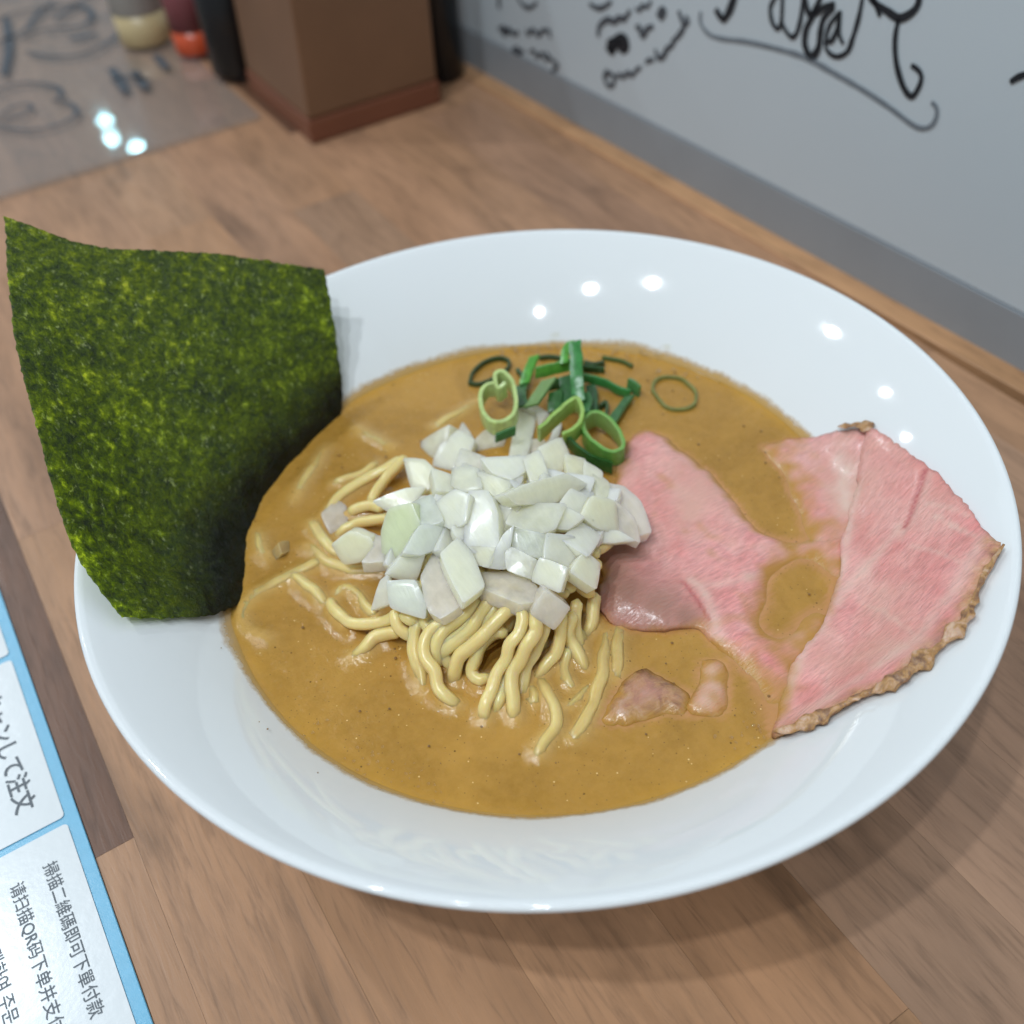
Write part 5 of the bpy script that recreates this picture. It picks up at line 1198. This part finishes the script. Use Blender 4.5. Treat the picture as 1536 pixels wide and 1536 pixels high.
# ------------------------------------------------------------------ clear acrylic sheet with doodles
sheet = empty('acrylic_sheet', (0, 0, 0))
tag(sheet, 'clear acrylic sheet with grey marker doodles lying on the counter before the sauce bottles', 'sheet')
bm_obj('pane', box_bm(0.36, 0.44, 0.003, 0.0004, 1), ACRYL, sheet, loc=(-0.115, 0.388+0.22, 0.0004)).rotation_euler = (0, 0, 0)
D_STROKES = [(p, w, INKD) for p, w in (
 ([(-0.0536,0.5255),(-0.0462,0.5294),(-0.0353,0.5286),(-0.0236,0.5167),(-0.0185,0.5019),(-0.0224,0.4902),(-0.0265,0.488)], 0.0040),
 ([(-0.0265,0.488),(-0.0199,0.4798),(-0.0185,0.4641),(-0.0256,0.4546),(-0.0396,0.4528),(-0.0515,0.4593),(-0.0632,0.4758)], 0.0036),
 ([(-0.0578,0.4866),(-0.0507,0.4948),(-0.0419,0.4954),(-0.0386,0.4893),(-0.0442,0.4813),(-0.0531,0.4795),(-0.0604,0.4841)], 0.0030),
 ([(-0.0206,0.5811),(-0.0119,0.5635),(0.0025,0.5508),(0.0198,0.553),(0.0361,0.5669),(0.0466,0.5851),(0.0454,0.6153)], 0.0050),
 ([(-0.0232,0.6555),(-0.0068,0.6611),(0.0113,0.6561),(0.0285,0.6473),(0.0352,0.6247),(0.0251,0.6024),(0.0142,0.6037),(0.0002,0.612),(-0.0162,0.6099)], 0.0052),
 ([(0.0083,0.5815),(0.0165,0.5803),(0.0268,0.5774)], 0.0080),
 ([(-0.0163,0.6583),(-0.0227,0.6242),(-0.0299,0.5894),(-0.0416,0.5502)], 0.0070),
 ([(-0.0334,0.6087),(-0.0223,0.6153),(-0.0109,0.6221),(0.0023,0.6458),(0.0205,0.6668)], 0.0050),
 ([(0.0098,0.6253),(0.0208,0.638),(0.0363,0.6521),(0.0481,0.6608)], 0.0050),
 ([(0.0166,0.5138),(0.0152,0.4935),(0.0125,0.47)], 0.0080),
 ([(0.0268,0.4994),(0.0255,0.4844),(0.0239,0.4669)], 0.0075),
 ([(0.0107,0.4938),(0.0205,0.4923),(0.0305,0.4766)], 0.0040),
 ([(0.0453,0.5147),(0.0452,0.5034),(0.0441,0.4878)], 0.0070))]
writing(sheet, D_STROKES, 'flat', 0.0038)

# ------------------------------------------------------------------ things at the back
cb = empty('chopstick_box', (0.115, 0.3845, 0))
tag(cb, 'brown wooden cutlery box standing by the wall', 'box')
bm = box_bm(0.080, 0.091, 0.0125, 0.0012)
bm_obj('plinth', bm, PLINTH, cb, loc=(0, 0, 0.0004))
bm = box_bm(0.0785, 0.0895, 0.150, 0.0020, 3)
for v in bm.verts:
    if v.co.x < 0: v.co.x += 0.055*v.co.z
    else: v.co.x += 0.025*v.co.z
bm_obj('body', bm, BOXM, cb, loc=(0, 0, 0.0132))
def bottle(name, x, y, label, cat, parts):
    e = empty(name, (x, y, 0.0036 if y > 0.388 and x < 0.065+0.03 else 0.0004))
    tag(e, label, cat)
    for nm, prof, mat in parts:
        lathe_obj(nm, prof, mat, e, seg=48)
bottle('sauce_bottle', 0.0500, 0.545, 'milky squeeze bottle with pale yellow sauce at its bottom', 'bottle', [
  ('sauce_fill', [(1e-6, 0), (0.0155, 0), (0.0168, 0.0012), (0.0168, 0.019), (1e-6, 0.019)], CREAMY),
  ('body', [(0.0165, 0.0192), (0.0170, 0.0195), (0.0170, 0.085), (0.013, 0.10), (0.008, 0.105), (1e-6, 0.105)], CREAMT),
  ('nozzle', [(0.0095, 0.1052), (0.0095, 0.112), (0.005, 0.116), (0.002, 0.14), (1e-6, 0.14)], CAPM)])
bottle('sauce_bottle', 0.0700, 0.505, 'pinkish bottle with maroon label and red orange sauce beside the black bottle', 'bottle', [
  ('sauce_fill', [(1e-6, 0), (0.0120, 0), (0.0130, 0.001), (0.0130, 0.0140), (1e-6, 0.0140)], ORANGE),
  ('label_band', [(0.0128, 0.0142), (0.0132, 0.0144), (0.0132, 0.043), (0.0128, 0.0432)], MAROON),
  ('body', [(0.0126, 0.0142), (0.0129, 0.0434), (0.0130, 0.080), (0.010, 0.095), (0.006, 0.10), (1e-6, 0.10)], PINKM),
  ('cap', [(0.0075, 0.1002), (0.0075, 0.112), (0.006, 0.114), (1e-6, 0.114)], CAPM)])
bottle('soy_sauce_bottle', 0.0800, 0.456, 'black soy sauce bottle with white cap behind the brown box', 'bottle', [
  ('body', [(1e-6, 0), (0.0150, 0), (0.0165, 0.0015), (0.0165, 0.046), (0.013, 0.052), (1e-6, 0.052)], BLACKM),
  ('cap', [(0.0095, 0.0522), (0.0125, 0.0522), (0.0125, 0.070), (0.010, 0.073), (1e-6, 0.073)], CAPM)])
bottle('pepper_pot', 0.1740, 0.372, 'black pot squeezed between the brown box and the wall', 'pot', [
  ('body', [(1e-6, 0), (0.0120, 0), (0.0132, 0.0012), (0.0132, 0.078), (0.011, 0.081), (1e-6, 0.081)], BLACKM),
  ('lid', [(0.0128, 0.0812), (0.0128, 0.092), (0.010, 0.0945), (1e-6, 0.0945)], BLACKM)])
